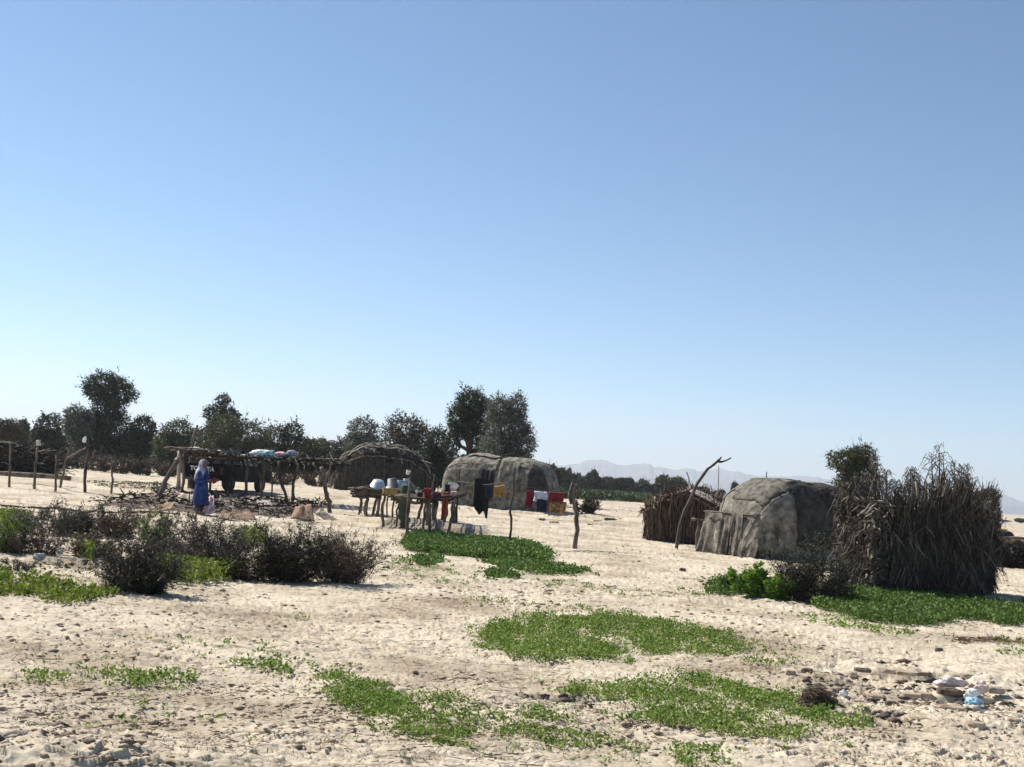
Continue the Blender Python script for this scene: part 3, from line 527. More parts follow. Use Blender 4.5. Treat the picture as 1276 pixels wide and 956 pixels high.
# ------------------------------------------------------------------ helpers for built things
def pole(name, pts, r0, r1, mat, label=None, cat_=None, parent=None, org=None, group=None, jit=.012, Y=None, forks=(), sub=3):
    """pts: pixel points bottom->top, all at the depth of the base"""
    b = ghit(*pts[0]) if Y is None else at(*pts[0], Y)
    P = [Vector(b)-Vector((0, 0, .12))]+[at(px, py, b.y) for px, py in pts[1:]]
    if Y is None: pass
    n = len(P); mb = MB(); mb.tube(P, [r0+(r1-r0)*i/(n-1) for i in range(n)], 7, jit, sub)
    for f in forks: mb.tube([at(px, py, b.y) for px, py in f], [r1*1.1]+[r1*.6]*(len(f)-1), 6, jit*.6, 2)
    if parent is not None: o = mb.build(name, mat, parent, org=parent.location)
    else: o = mb.build(name, mat, org=b); tag(o, label, cat_, group)
    return o, b
def drape(name, mat, quad, parent=None, nx=14, ny=8, amp=.03, seed=0, sag=0, label=None, cat_=None, group=None, thick=.008, ragged=0):
    """cloth sheet over 4 corner points"""
    a, b, c, d = [Vector(q) for q in quad]; V = []; F = []; nrm = (b-a).cross(d-a).normalized()
    for j in range(ny+1):
        for i in range(nx+1):
            u = i/nx; v = j/ny; p = a.lerp(b, u).lerp(d.lerp(c, u), v); w = (float(fbm(u*5+seed*7, v*2+seed, seed, 3))-.5)*2*amp*(.3+v)
            p = p+nrm*w; p.z -= sag*math.sin(math.pi*u)
            if j == ny: p = p+(d-a).normalized()*ragged*(float(vn(u*7, 0, seed+3))-.5)
            V.append(p)
    for j in range(ny):
        for i in range(nx): k = j*(nx+1)+i; F.append((k, k+1, k+nx+2, k+nx+1))
    mb = MB(); mb.add(V, F); org = parent.location if parent else a
    o = mb.build(name, mat, parent, org=org, solid=thick)
    if label: tag(o, label, cat_, group)
    return o
# ------------------------------------------------------------------ canvas huts
class Vault:
    def __init__(s, c, rz, L, Wd, Hh, seed, n=4.5, skew=0, wr=.05, zpow=.62, tail=0):
        s.c = Vector(c); s.rz = rz; s.L = L; s.W = Wd; s.H = Hh; s.seed = seed; s.n = n; s.wr = wr; s.zp = zpow; s.tail = tail
    def pt(s, u, v, off=0):
        """u -1..1 along the axis, v 0..1 over the arch"""
        k = (1-abs(u)**s.n)**(1/2.2) if abs(u) < 1 else 0; a = math.pi*v; ca, sa = math.cos(a), math.sin(a)
        y = s.W/2*math.copysign(abs(ca)**.55, ca)*(k*.75+.25); z = s.H*abs(sa)**s.zp*k
        z *= 1-s.tail*(u+1)/2-.012*math.cos(u*9)
        w = float(fbm(u*s.L*1.1+s.seed, v*4.5, s.seed, 4))-.5; w2 = float(fbm(u*s.L*5.5+v*3, v*3.2+s.seed, s.seed+3, 3))-.5
        q = 1+(w*s.wr*2.0+w2*s.wr*1.7)+off
        return Vector((u*s.L/2*(1+.12*w*(abs(u)**4)), y*q, z*(1+w*s.wr*1.2+off)))
    def world(s, p): return s.c+Matrix.Rotation(s.rz, 3, 'Z') @ p
    def skin(s, name, mat, root, nu=110, nv=70, holes=False):
        V = []; F = []
        for i in range(nu+1):
            u = math.sin((i/nu*2-1)*math.pi/2); u = math.copysign(abs(u)**.8, u)
            for j in range(nv+1): p = s.pt(u, j/nv); p.z -= .04 if j in (0, nv) or i in (0, nu) else 0; V.append(p)
        for i in range(nu):
            for j in range(nv): k = i*(nv+1)+j; F.append((k, k+1, k+nv+2, k+nv+1))
        if holes: F = [f for f in F if float(fbm(f[0]//(nv+1)*.16, f[0] % (nv+1)*.13, 301, 3)) < (.60 if .25 < (f[0] % (nv+1))/nv < .8 else .68)-(.10 if f[0]//(nv+1) < nu*.24 else 0)]
        mb = MB(); mb.add(V, F); return mb.build(name, mat, root)
    def rope(s, us, vs, r, mat, root, name='rope', off=.012, n=40, jit=0):
        P = [s.pt(us[0]+(us[1]-us[0])*t/n, vs[0]+(vs[1]-vs[0])*t/n, off)+Vector([random.gauss(0, jit) for _ in range(3)]) for t in range(n+1)]
        mb = MB(); mb.tube(P, r, 5); return mb.build(name, mat, root)
    def patch(s, u0, u1, v0, v1, mat, root, name='canvas_patch', off=.02, n=14):
        V = []; F = []
        for i in range(n+1):
            for j in range(n+1):
                u = u0+(u1-u0)*i/n+.015*(float(vn(j*.6, u0*9, 5))-.5); v = v0+(v1-v0)*j/n+.02*(float(vn(i*.6, v0*9, 6))-.5)
                V.append(s.pt(u, v, off+.02*float(fbm(i*.5, j*.5, int(u0*50), 2))))
        for i in range(n):
            for j in range(n): k = i*(n+1)+j; F.append((k, k+1, k+n+2, k+n+1))
        mb = MB(); mb.add(V, F); return mb.build(name, mat, root, solid=.015)
# large canvas hut (right)
g = ghit(962, 696); Y3 = g.y+1.0; c = at(982, 694, Y3); c.z = gz(c.x, c.y)
H3R = R(33); h3 = thing('canvas_hut', c, 'large grey canvas hut on the right with cloth flaps hanging at its left end', 'hut', 'canvas-covered huts', H3R)
top3 = at(945, 597, Y3).z-c.z
v3 = Vault(c, H3R, 4.3, 2.7, top3*1.04, 3, n=3.6, wr=.045, tail=.08, zpow=.58)
v3.skin('canvas_cover', CANVAS, h3, 130, 80)
for u in (-.72, -.2, .3, .75): v3.rope((u, u-.04), (0.02, .98), .016, ROPE, h3)
v3.rope((-.95, .95), (.72, .70), .014, ROPE, h3); v3.rope((-.95, .95), (.28, .30), .014, ROPE, h3)
DARKC = pm('shade_dark_cloth', [(.018, .017, .016), (.038, .035, .031), (.06, .055, .048)], 5, .97, .8, .03)
v3.patch(-.5, .93, .60, .985, DARKC, h3, 'side_shade_cloth', off=.012, n=40); v3.patch(-.9, -.55, .72, .9, CANVAS, h3); v3.patch(.0, .3, .66, .78, MATT, h3, off=.03); v3.patch(.05, .6, .55, .75, MATT, h3); v3.patch(-.86, -.5, .45, .7, CANVAS2, h3); v3.patch(-.1, .5, .40, .55, CANVAS, h3)  # dark cloth panel also carries the long side's shade in its colour
def h3flap(u, y0, y1, z0, z1, mat, seed, out=.15):
    M_ = Matrix.Rotation(H3R, 3, 'Z'); x = -2.15*u
    q = [c+M_ @ Vector((x, y0, z1)), c+M_ @ Vector((x, y1, z1)), c+M_ @ Vector((x-out, y1, z0)), c+M_ @ Vector((x-out, y0, z0))]
    V = []; a, b, cc, d = q; n = 12; F = []
    for j in range(n+1):
        for i in range(n+1):
            uu, vv = i/n, j/n; p = a.lerp(b, uu).lerp(d.lerp(cc, uu), vv); w = math.sin(uu*11+seed)*.04*(vv+.3)+(float(fbm(uu*4, vv*3, seed, 2))-.5)*.08
            V.append(M_.inverted() @ (p-c)+Vector((-w, 0, 0)))
    for j in range(n):
        for i in range(n): k = j*(n+1)+i; F.append((k, k+1, k+n+2, k+n+1))
    mb = MB(); mb.add(V, F); return mb.build('hanging_flap', CANVAS2 if mat is CANVAS else mat, h3, solid=.012)
h3flap(.93, .55, 1.25, 0, 1.15, CANVAS, 1, .14); h3flap(.97, .1, .5, 0, 1.2, CANVAS, 2, .14); h3flap(.99, -.35, .05, .02, 1.15, CANVAS2, 3, .06); h3flap(.98, -.95, -.45, 0, .5, CANVAS, 4, .16); h3flap(.93, .9, 1.35, 0, .85, CANVAS2, 5, .22)
mb = MB(); mb.tube([(-2.02, -1.0, .03), (-2.03, -.45, .75), (-1.99, -.42, 1.2)], .025, 6, .01, 2); mb.build('tent_stick', DWOOD, h3)
mb = MB(); mb.tube([(-2.12, 1.2, 1.12), (-2.1, 0, 1.1), (-2.02, -.9, 1.15)], .022, 6, .01, 3); mb.build('cross_stick', DWOOD, h3)
# middle canvas hut
g = ghit(622, 634); Y2 = g.y+1.3; c2 = at(622, 629, Y2); c2.z = gz(c2.x, c2.y)
RZ2 = R(-24); h2 = thing('canvas_hut', c2, 'long pale canvas hut in the middle behind the clothesline', 'hut', 'canvas-covered huts', RZ2)
t2 = at(600, 570, Y2).z-c2.z; L2 = 150*mpp(Y2)*.98
v2 = Vault(c2, RZ2, L2, 2.9, t2*1.04, 9, n=6, wr=.045, zpow=.55)
v2.skin('canvas_cover', CANVAS, h2, 130, 70)
v2.rope((.18, .12), (.02, .98), .022, ROPE, h2); v2.rope((-.9, .9), (.76, .74), .015, ROPE, h2); v2.rope((-.6, -.62), (.3, .98), .012, ROPE, h2)
v2.patch(-.85, -.1, .82, .97, CANVAS2, h2); v2.patch(.2, .55, .7, .97, CANVAS, h2, off=.03); v2.patch(-.5, .1, .45, .62, CANVAS, h2, off=.02)
v2.patch(.72, .975, .62, .97, DARKC, h2, 'end_shade_patch', off=.015, n=24); v2.patch(-.15, .12, .82, .985, BLACKC, h2, 'black_door_patch', off=.03)  # end's shade put into the patch colour; black patch stands in for a doorway
h2['label'] = 'long pale canvas hut with a black patch as doorway, behind the clothesline'
for (u, y, s) in ((-.5, -1.5, .28), (.55, -1.5, .22), (.45, -1.55, .2)):
    pass
# brown domed hut of branches
g = ghit(478, 615); Y1 = g.y+1.4; c1 = at(476, 611, Y1); c1.z = gz(c1.x, c1.y)
h1 = thing('branch_hut', c1, 'dark brown domed hut of branches and palm matting behind the racks', 'hut', None, R(10))
L1 = 124*mpp(Y1)*1.02; t1 = at(462, 553, Y1).z-c1.z
v1 = Vault(c1, R(10), L1, 3.2, t1, 15, n=2.5, wr=.05, zpow=.62, tail=.04)
v1.skin('matting', MATT, h1, 90, 60, holes=True)
for u in (-.95, -.7, -.52, -.1, .32, .5, .8): v1.rope((u, u+random.uniform(-.12, .12)), (.04, .96), .03, DWOOD, h1, 'rib', .02, 24, .012)
for v in (.38, .5, .63, .78): v1.rope((-.93, .9), (v, v+.02), .035, PALEW if v in (.5, .63) else WOOD, h1, 'lath', .035, 26, .03)
Pp = []; 
for i in range(260):
    u = random.uniform(-.9, .9); v = random.uniform(.42, .72); Pp.append(v1.pt(u, v, .03))
Pp = np.array(Pp); dv = unit(len(Pp))*.7+np.array([.35, -.5, -.7]); V, F = blades(Pp, dv, .25+rng.random(len(Pp))*.7, .09, .4); mesh_np('thatch', V, F, STRAWD, h1)
# palm leaf blades helper for reed walls
def reedwall(path, z0, z1, n, lw, seed, mats_parent, org, lean=.12, zf=None, thick=.25, hang=.5):
    """blades scattered over a vertical curtain along a closed path of xy points"""
    pts = np.array(path); seg = np.linalg.norm(np.roll(pts, -1, 0)-pts, axis=1); cum = np.cumsum(seg); tot = cum[-1]
    s = rng.random(n)*tot; i = np.searchsorted(cum, s); t = 1-(cum[i]-s)/seg[i]; A = pts[i]; B = pts[(i+1) % len(pts)]; xy = A+(B-A)*t[:, None]
    T = (B-A)/seg[i][:, None]; N = np.stack([T[:, 1], -T[:, 0]], 1); d = rng.random(n)*thick-thick*.3
    zt = z1 if zf is None else z1*zf(xy[:, 0], xy[:, 1]); z = z0+rng.random(n)*(zt-z0)
    P = np.concatenate([xy+N*d[:, None], z[:, None]], 1); up = np.where(rng.random(n) < hang, -1., 1.)
    Dv = np.concatenate([N*rng.normal(size=n)[:, None]*lean*1.2+N*.18+T*rng.normal(size=n)[:, None]*lean, up[:, None]], 1)
    L = rng.random(n)*.45+.15; L = np.where(up < 0, np.minimum(L, np.maximum(z-z0, .05)), L)
    return blades(P, Dv, L, lw*(.5+rng.random(n)), .35)
# palm frond enclosure (big, right)
ga = ghit(1085, 742); gb = ghit(1196, 743); Yc = (ga.y+gb.y)/2
A0 = np.array([at(1092, 700, ga.y).x, ga.y-.1]); B0 = np.array([at(1206, 700, ga.y).x, ga.y+.45]); ax = (B0-A0); Lf = np.linalg.norm(ax); ax /= Lf; nb = np.array([-ax[1], ax[0]])
Dd = np.array([at(1237, 700, B0[1]+2.4).x, B0[1]+2.4]); Cc = np.array([at(1048, 700, A0[1]+1.7).x, A0[1]+1.7])
def rr(poly, k=6, r=.75):
    out = []; n = len(poly)
    for i in range(n):
        p0, p1, p2 = poly[i-1], poly[i], poly[(i+1) % n]; a = p1+(p0-p1)/np.linalg.norm(p0-p1)*r; b = p1+(p2-p1)/np.linalg.norm(p2-p1)*r
        for t in np.linspace(0, 1, k): out.append((1-t)**2*a+2*t*(1-t)*p1+t*t*b)
    return out
path = rr([A0, B0, Dd, Cc])
cz = gz(*((A0+Dd)/2)); cen = (A0+Dd)/2; org = Vector((cen[0], cen[1], cz))
enc = thing('palm_frond_enclosure', org, 'tall ragged enclosure of dead palm fronds, near black in its own shade, with spiky top', 'enclosure')
lp = [p-cen for p in path]; HW = at(1120, 622, Yc).z-cz
zf = lambda x, y: .93+.34*(fbm(x*2.1+1, y*2.1, 77, 3)-.5)*2-.16*sst(1.0, 1.9, x)
mb = MB(); n = len(lp); V = []; F = []
dens = []; 
for i in range(n):
    a, b = lp[i], lp[(i+1) % n]; k = max(1, int(np.linalg.norm(b-a)/.12))
    for j in range(k): dens.append(a+(b-a)*j/k)
n = len(dens); rows = 12
for r in range(rows+1):
    for i, p in enumerate(dens):
        z = r/rows*HW*.93*float(zf(*p)); q = p*(1-.05-.10*(r/rows)**2)*(1+.05*(float(fbm(i*.4, r*.5, 5, 2))-.5)); V.append((q[0], q[1], z-.05 if r == 0 else z))
for r in range(rows):
    for i in range(n): F.append((r*n+i, r*n+(i+1) % n, (r+1)*n+(i+1) % n, (r+1)*n+i))
F.append(tuple(range(rows*n, rows*n+n)))
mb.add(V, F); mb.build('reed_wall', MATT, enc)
V, F = reedwall(lp, 0, HW, 24000, .02, 1, enc, org, lean=.16, zf=zf, thick=.2); V[:, 2] = np.maximum(V[:, 2], -.03); mesh_np('frond_thatch', V, F, STRAWD, enc)  # shade of the front is put into the thatch colour
V, F = reedwall(lp, HW*.1, HW, 4200, .02, 5, enc, org, lean=.4, zf=zf, thick=.3, hang=.8); V[:, 2] = np.maximum(V[:, 2], -.03); mesh_np('loose_fronds', V, F, STRAW, enc)
# shaggy broad leaves on the lit left side
lft = [Cc-cen, A0-cen, A0-cen+ax*.5]
s_ = rng.random(2600); i = rng.random(2600) < .75; a = np.where(i[:, None], lft[0]+(lft[1]-lft[0])*s_[:, None], lft[1]+(lft[2]-lft[1])*s_[:, None]); z = rng.random(2600)*HW*.98
P = np.concatenate([a-ax*(.05+.15*rng.random((2600, 1))), z[:, None]], 1); dv = unit(2600)*.9+np.array([-.3, -.3, -.4]); V, F = blades(P, dv, .05+.16*rng.random(2600), .032, .3); V[:, 2] = np.maximum(V[:, 2], 0)
mesh_np('curled_leaves', V, F, STRAW, enc)
def frond(px, by, ty, wd, lean=0, dens=1.0, dy=.2, mat=STRAW):
    Y = Yc+dy; b = at(px, by, Y); t = at(px+lean, ty, Y); L = (t-b).length; D0 = (t-b).normalized(); n = int(80*dens*L)
    P = np.array([b.lerp(t, v) for v in np.linspace(0, 1, n)]); P[:, 0] += .02*np.sin(np.linspace(0, 3, n)*2)
    sg = np.where(np.arange(n) % 2 == 0, 1., -1.); dv = np.stack([sg*.55+rng.normal(size=n)*.15, rng.normal(size=n)*.35, .75+rng.normal(size=n)*.3], 1)
    dr = rng.random(n) < .3; dv[dr, 2] -= 1.2; tt = np.linspace(0, 1, n); ln = wd*(1-.75*tt)*(.5+.8*rng.random(n))*2.1
    dn = dv/np.linalg.norm(dv, axis=1, keepdims=True); a1 = blades(P, dv, ln, .014, .8); E = P+dn*ln[:, None]; d2 = dn*.35+rng.normal(size=(n, 3))*.15; d2[:, 2] -= .9; a2 = blades(E, d2, ln*(.6+rng.random(n)), .013, .3); a = cat([a1, a2]); m1 = MB(); m1.tube([b-D0*.5, b.lerp(t, .5)+Vector((.02, 0, 0)), t], [.022, .016, .006], 5)
    Vt = np.array([tuple(p) for p in m1.v]); Vq, Fq = a; o_ = mesh_np('frond', np.concatenate([Vq])-np.array(org), Fq, mat, enc)
    s = m1.build('stalk', WOOD, o_, org=org); return o_
for a in [(1090, 610, 562, .1, 1, 1.3), (1072, 610, 590, .14, -4), (1103, 620, 588, .16, 2, 1.3), (1112, 625, 600, .14, 6), (1131, 625, 586, .13, 4, 1.5), (1137, 625, 584, .12, 3, 1.5), (1146, 630, 590, .08, -1, 1.5), (1122, 630, 600, .12, 8),
          (1160, 630, 566, .16, 1, .6), (1169, 625, 554, .22, 1, .5), (1176, 625, 568, .16, -1, .6), (1188, 625, 578, .15, 1, 1.1), (1195, 630, 580, .13, 3, 1.1), (1203, 630, 577, .16, 3, .9), (1210, 630, 590, .12, -4, .9), (1196, 635, 592, .14, 8, 1.2), (1217, 650, 612, .16, 6, 1.2), (1226, 660, 620, .16, 6, 1.2), (1060, 625, 602, .15, -6, 1.5), (1050, 640, 612, .14, -4, 1.5), (1083, 625, 596, .15, -2, 1.4), (1153, 640, 603, .14, 2, 1.4), (1182, 640, 598, .13, -2, 1.4), (1235, 668, 636, .12, 4, 1.2), (1068, 630, 598, .15, 3, 1.5), (1097, 632, 600, .15, -5, 1.5)]:
    frond(a[0], a[1], a[2], a[3], a[4], a[5] if len(a) > 5 else 1.2, dy=random.uniform(-.2, .9))
for a in [(1150, 660, 612, 2), (1183, 645, 618, 14), (1058, 735, 640, 18), (1147, 655, 600, -6)]:
    p0 = at(a[0], a[1], Yc-.15); p1 = at(a[0]+a[3], a[2], Yc-.12); m1 = MB(); m1.tube([p0, p0.lerp(p1, .5)+Vector((.03, 0, 0)), p1], [.03, .028, .02], 6, .01, 2); m1.build('stick', PALEW, enc, org=org)
# low reed shed
ga = ghit(803, 673); gb = ghit(898, 683); Ys = (ga.y+gb.y)/2; A1 = np.array([ga.x, ga.y]); B1 = np.array([at(905, 680, gb.y+.6).x, gb.y+.6]); ax1 = (B1-A1); Ls = np.linalg.norm(ax1); ax1 /= Ls; nb1 = np.array([-ax1[1], ax1[0]])
C1 = A1+nb1*2.0; D1 = B1+nb1*2.0; cen1 = (A1+D1)/2; cz1 = gz(*cen1); org1 = Vector((*cen1, cz1)); shed = thing('reed_shed', org1, 'low dark reed shed with a sagging arched roof behind the curved pole', 'shed')
HS = at(810, 630, Ys).z-cz1; TS = at(842, 611, Ys).z-cz1
def rh(u): return float(np.interp(u, [-.05, .08, .25, .42, .6, .8, 1.05], [HS*.86, HS*.98, TS*.95, TS, TS*.93, TS*.78, TS*.6]))
p1 = rr([A1, B1, D1, C1], 4, .15); lp1 = [p-cen1 for p in p1]
mb = MB(); n = len(lp1); lp1 = [a_+(b_-a_)*t_ for a_, b_ in zip(lp1, lp1[1:]+lp1[:1]) for t_ in np.linspace(0, 1, 8)[:-1]]; n = len(lp1); hu = lambda p: rh(((p[0]+cen1[0]-A1[0])*ax1[0]+(p[1]+cen1[1]-A1[1])*ax1[1])/Ls)*.97
V = [(p[0], p[1], -.05) for p in lp1]+[(p[0]*.97, p[1]*.97, hu(p)) for p in lp1]; F = [(i, (i+1) % n, n+(i+1) % n, n+i) for i in range(n)]+[tuple(range(n, 2*n))]
mb.add(V, F); mb.build('reed_wall', MATT, shed, smooth=False)
V, F = reedwall(lp1, 0, 1.0, 3200, .04, 2, shed, org1, lean=.08, thick=.08, zf=lambda x, y: np.array([hu((a_, b_)) for a_, b_ in zip(x, y)])); V[:, 2] = np.maximum(V[:, 2], -.02); mesh_np('reeds', V, F, TWIG, shed)
V = []; F = []; nu, nv = 26, 14; 
for i in range(nu+1):
    for j in range(nv+1):
        u = i/nu; v = j/nv; xy = A1+ax1*(Ls*(u*1.04-.03))+nb1*(v*2.2-.1)-cen1; z = rh(u*1.04-.03)*(.97+.05*math.sin(math.pi*v))+.06*(float(fbm(u*7, v*4, 8, 3))-.5); V.append((xy[0], xy[1], z))
for i in range(nu):
    for j in range(nv): k = i*(nv+1)+j; F.append((k, k+nv+1, k+nv+2, k+1))
mb = MB(); mb.add(V, F); mb.build('roof', BROWNM, shed, solid=.06)
nb_ = 1500; ii = rng.integers(0, len(V), nb_); P = np.array(V)[ii]+np.array([0, 0, .03]); dv = unit(nb_)*.8+np.array([0, -.4, -.35]); Vb, Fb = blades(P, dv, .15+.3*rng.random(nb_), .05, .3); mesh_np('roof_thatch', Vb, Fb, TWIG, shed)
Vg = [i for i in range(len(V))]
def roofp(u, v, dz=.06):
    xy = A1+ax1*(Ls*(u*1.04-.03))+nb1*(v*2.2-.1)-cen1; return Vector((xy[0], xy[1], rh(u*1.04-.03)*(.97+.05*math.sin(math.pi*v))+dz))
mb = MB(); V = []; F = []
for i in range(13):
    for j in range(9): V.append(roofp(.52+.4*i/12, .0+.5*j/8, .085+.03*float(fbm(i*.6, j*.6, 3, 2))))
for i in range(12):
    for j in range(8): k = i*9+j; F.append((k, k+9, k+10, k+1))
mb.add(V, F); mb.build('pale_roof_sheet', cloth('faded_sheet', (.4, .37, .33)), shed, solid=.015)
# ------------------------------------------------------------------ poles by the shed
o, b = pole('curved_pole', [(842, 684), (845, 665), (853, 637), (868, 605), (882, 585), (894, 575)], .06, .035, DWOOD, 'tall dark curved branch pole leaning over the low reed shed with a forked tip', 'pole', forks=([(894, 575), (899, 569.5)], [(894, 575), (902, 575), (911, 570.5)]))
o, b = pole('forked_post', [(867, 684), (869, 665), (871, 649)], .055, .04, WOOD, 'short grey post with a crossbar between the reed shed and the large hut', 'post', forks=([(862, 647), (875, 648), (890, 646)],))
pole('thin_stick', [(864, 612), (860, 600), (855.5, 588)], .022, .014, DWOOD, 'thin straight stick poking up behind the curved pole', 'stick', Y=b.y+3)
pole('thin_stick', [(894, 640), (889, 622), (885.5, 605)], .022, .014, DWOOD, 'thin stick rising between the curved pole and the large hut', 'stick', Y=b.y+1)
pole('mast', [(895, 632), (895.2, 606), (895.5, 580)], .03, .02, WOOD, 'very thin tall mast far behind under the tip of the curved pole', 'mast', Y=70, jit=0)
pole('thin_stick', [(955, 605), (955, 596), (956, 588)], .02, .014, WOOD, 'short thin stick standing up behind the ridge of the large canvas hut', 'stick', Y=Y3+2.0)
# ------------------------------------------------------------------ posts on the left
PG = 'bare posts on the left'
pole('post', [(12, 606), (12.5, 580), (13, 552)], .045, .03, WOOD, 'bare post nearest the left edge in front of the brushwood heap', 'post', group=PG)
pole('post', [(43, 609), (44, 580), (47, 557)], .05, .035, WOOD, 'post carrying an upturned pale can', 'post', group=PG)
pole('post', [(69, 612), (70, 590), (70, 567)], .045, .03, WOOD, 'forked post left of the leaning post', 'post', group=PG, forks=([(70, 597), (73, 590), (73, 581)],))
pole('post', [(74, 609), (78, 590), (83, 572), (86, 561)], .045, .035, WOOD, 'leaning dark post that props a slanting branch', 'post', group=PG)
o, bq = pole('post', [(106, 613), (106, 590), (109, 570), (110, 553)], .055, .045, DWOOD, 'straight dark post with a white bottle on top', 'post', group=PG)
pole('post', [(139, 615), (140, 598), (139.5, 580)], .04, .03, WOOD, 'thin post standing alone right of the bottle post', 'post', group=PG, forks=([(134, 578), (141, 578.5)],))
mb = MB(); pa = at(84, 571, bq.y); pb = at(112, 555.5, bq.y); mb.tube([pa, pb], [.035, .025], 6, .01, 4); tag(mb.build('slanting_branch', WOOD, org=pa), 'slanting branch from the leaning post up to the bottle post', 'branch')
q = at(105.5, 548, bq.y); mb = MB(); mb.lathe(q, [(0, -.1), (.06, -.09), (.065, .04), (.03, .085), (.028, .11), (0, .115)], 12, tilt=(.2, .3)); tag(mb.build('bottle', WHITEC, org=q), 'white plastic bottle stuck on top of a dark post', 'bottle')
gp = ghit(43, 609); q = at(48, 552, gp.y); mb = MB(); mb.lathe(q, [(0, .09), (.07, .09), (.075, -.09), (.068, -.09), (.062, .08)], 12, tilt=(.1, -.1)); tag(mb.build('can', cloth('pale_tin', (.5, .46, .42)), org=q), 'pale can upturned on a thin post', 'can')
pole('post', [(192, 606), (192, 600)], .04, .03, WOOD, 'left of two tiny stubs standing in the thin grass', 'post'); pole('post', [(196, 606), (196, 600)], .04, .03, WOOD, 'right of two tiny stubs standing in the thin grass', 'post')
# log rail and brushwood heap
ga = ghit(-60, 596); gb = ghit(88, 606); La = at(-60, 585, ga.y); Lb = at(88, 596.5, ga.y)
mb = MB(); mb.tube([La, La.lerp(Lb, .5), Lb], [.09, .085, .08], 9, .01, 4); tag(mb.build('log', WOOD, org=La), 'long straight log raised in front of the brushwood heap', 'log')
gh = ghit(12, 590)
bh = thing('brushwood_heap', gh, 'dark heap of piled brushwood at the left edge', 'brushwood'); n = 2600; mpq = mpp(gh.y); w = 55*mpq; h = at(12, 551, gh.y).z-gh.z
a = rng.random(n)*6.28; rr_ = rng.random(n)**.5; P = np.stack([np.cos(a)*rr_*w*.95, np.sin(a)*rr_*w*.6, rng.random(n)*h*np.sqrt(1-.85*rr_**2)], 1); dv = unit(n); dv[:, 2] *= .4
V, F = blades(P, dv, .4+rng.random(n)*.8, .045, .5); V[:, 2] = np.clip(V[:, 2], -.05, h*1.05); mesh_np('branches', V, F, TWIGD, bh)
mb = MB(); pq = [at(-30, 551, gh.y-.9)-gh, at(20, 552, gh.y-.9)-gh]; mb.tube(pq, .025, 6, .01, 3); mb.build('top_pole', PALEW, bh)
mb = MB(); mb.ell((0, 0, h*.2), (w*.8, w*.5, h*.55), 16, lump=.25, seed=4); mb.build('core', DWOOD, bh)
# ------------------------------------------------------------------ shelter
gA = ghit(306, 622); YS = gA.y; YB = YS+2.2
so_ = Vector((at(310, 620, YS).x, YS+1, gz(0, YS+1))); sh = thing('shade_shelter', so_, 'long open shelter of crooked branch posts with a ragged mat and stick roof', 'shelter')
def sp(name, pts, r0, r1, mat, Y=None, forks=(), jit=.02): return pole(name, pts, r0, r1, mat, parent=sh, forks=forks, jit=jit, Y=Y)
sp('post', [(194, 630), (203, 607), (212, 587), (222, 574), (219, 571)], .085, .06, WOOD)
sp('post', [(221, 613), (223, 590), (224, 562)], .085, .07, PALEW, jit=.01); sp('post', [(227, 612), (228, 590), (230, 565)], .06, .05, WOOD)
sp('post', [(306, 621), (307, 600), (308, 574)], .06, .05, WOOD); sp('post', [(326, 620), (326, 600), (330, 575)], .06, .05, WOOD, forks=([(326, 596), (318, 582), (312, 574)],))
sp('post', [(358, 629), (355, 613), (349, 596), (348, 575)], .06, .05, DWOOD); sp('post', [(367, 628), (364, 617), (366, 602), (370, 585), (372, 563)], .06, .04, WOOD)
sp('post', [(410, 639), (410, 625), (406, 612), (404, 595), (400, 582)], .08, .06, WOOD, forks=([(404, 597), (411, 586), (414, 576)], [(404, 600), (396, 588), (390, 577)]))
sp('post', [(339, 619), (339, 600), (339, 580)], .04, .03, WOOD); sp('post', [(262, 614), (262, 590), (263, 566)], .05, .05, DWOOD); sp('post', [(289, 616), (289, 590), (290, 568)], .05, .05, DWOOD)
def beam(p, Y, r, mat=WOOD, jit=.03):
    mb = MB(); mb.tube([at(a, b_, Y) for a, b_ in p], r, 6, jit, 4); return mb.build('beam', mat, sh, org=so_)
beam([(205, 559), (240, 561), (290, 569), (330, 571), (380, 573), (432, 574)], YS, .05); beam([(212, 562), (260, 566), (320, 572), (420, 577)], YB, .05, DWOOD)
beam([(222, 558.5), (300, 566), (350, 569)], YS+1, .045, DWOOD); beam([(300, 568), (360, 570), (425, 577)], YS+.6, .045, PALEW); beam([(318, 576), (345, 575), (414, 578)], YS-.1, .035, WOOD)
for i in range(26):
    px = 222+i*7.8; y0 = 562+(px-222)*.065; mb = MB(); mb.tube([at(px+random.uniform(-3, 3), y0+random.uniform(-2.5, .5), YS-.35), at(px+random.uniform(-3, 3), y0+random.uniform(-1, 2), YB+.3)], random.uniform(.02, .04), 5, .03, 3); mb.build('rafter', WOOD, sh, org=so_)
n = 1500; px = rng.random(n); XL = at(235, 565, YS).x; XR = at(420, 572, YS).x; x = XL+(XR-XL)*px; y = YS-.3+rng.random(n)*2.8; zr = at(235, 566, YS).z+(at(420, 576, YS).z-at(235, 566, YS).z)*px
P = np.stack([x, y, zr+.02+rng.normal(size=n)*.05], 1)-np.array(so_); dv = unit(n); dv[:, 2] = dv[:, 2]*.35-.12; V, F = blades(P, dv, .15+rng.random(n)*.5, .05, .5); mesh_np('brush_roof', V, F, TWIGD, sh)
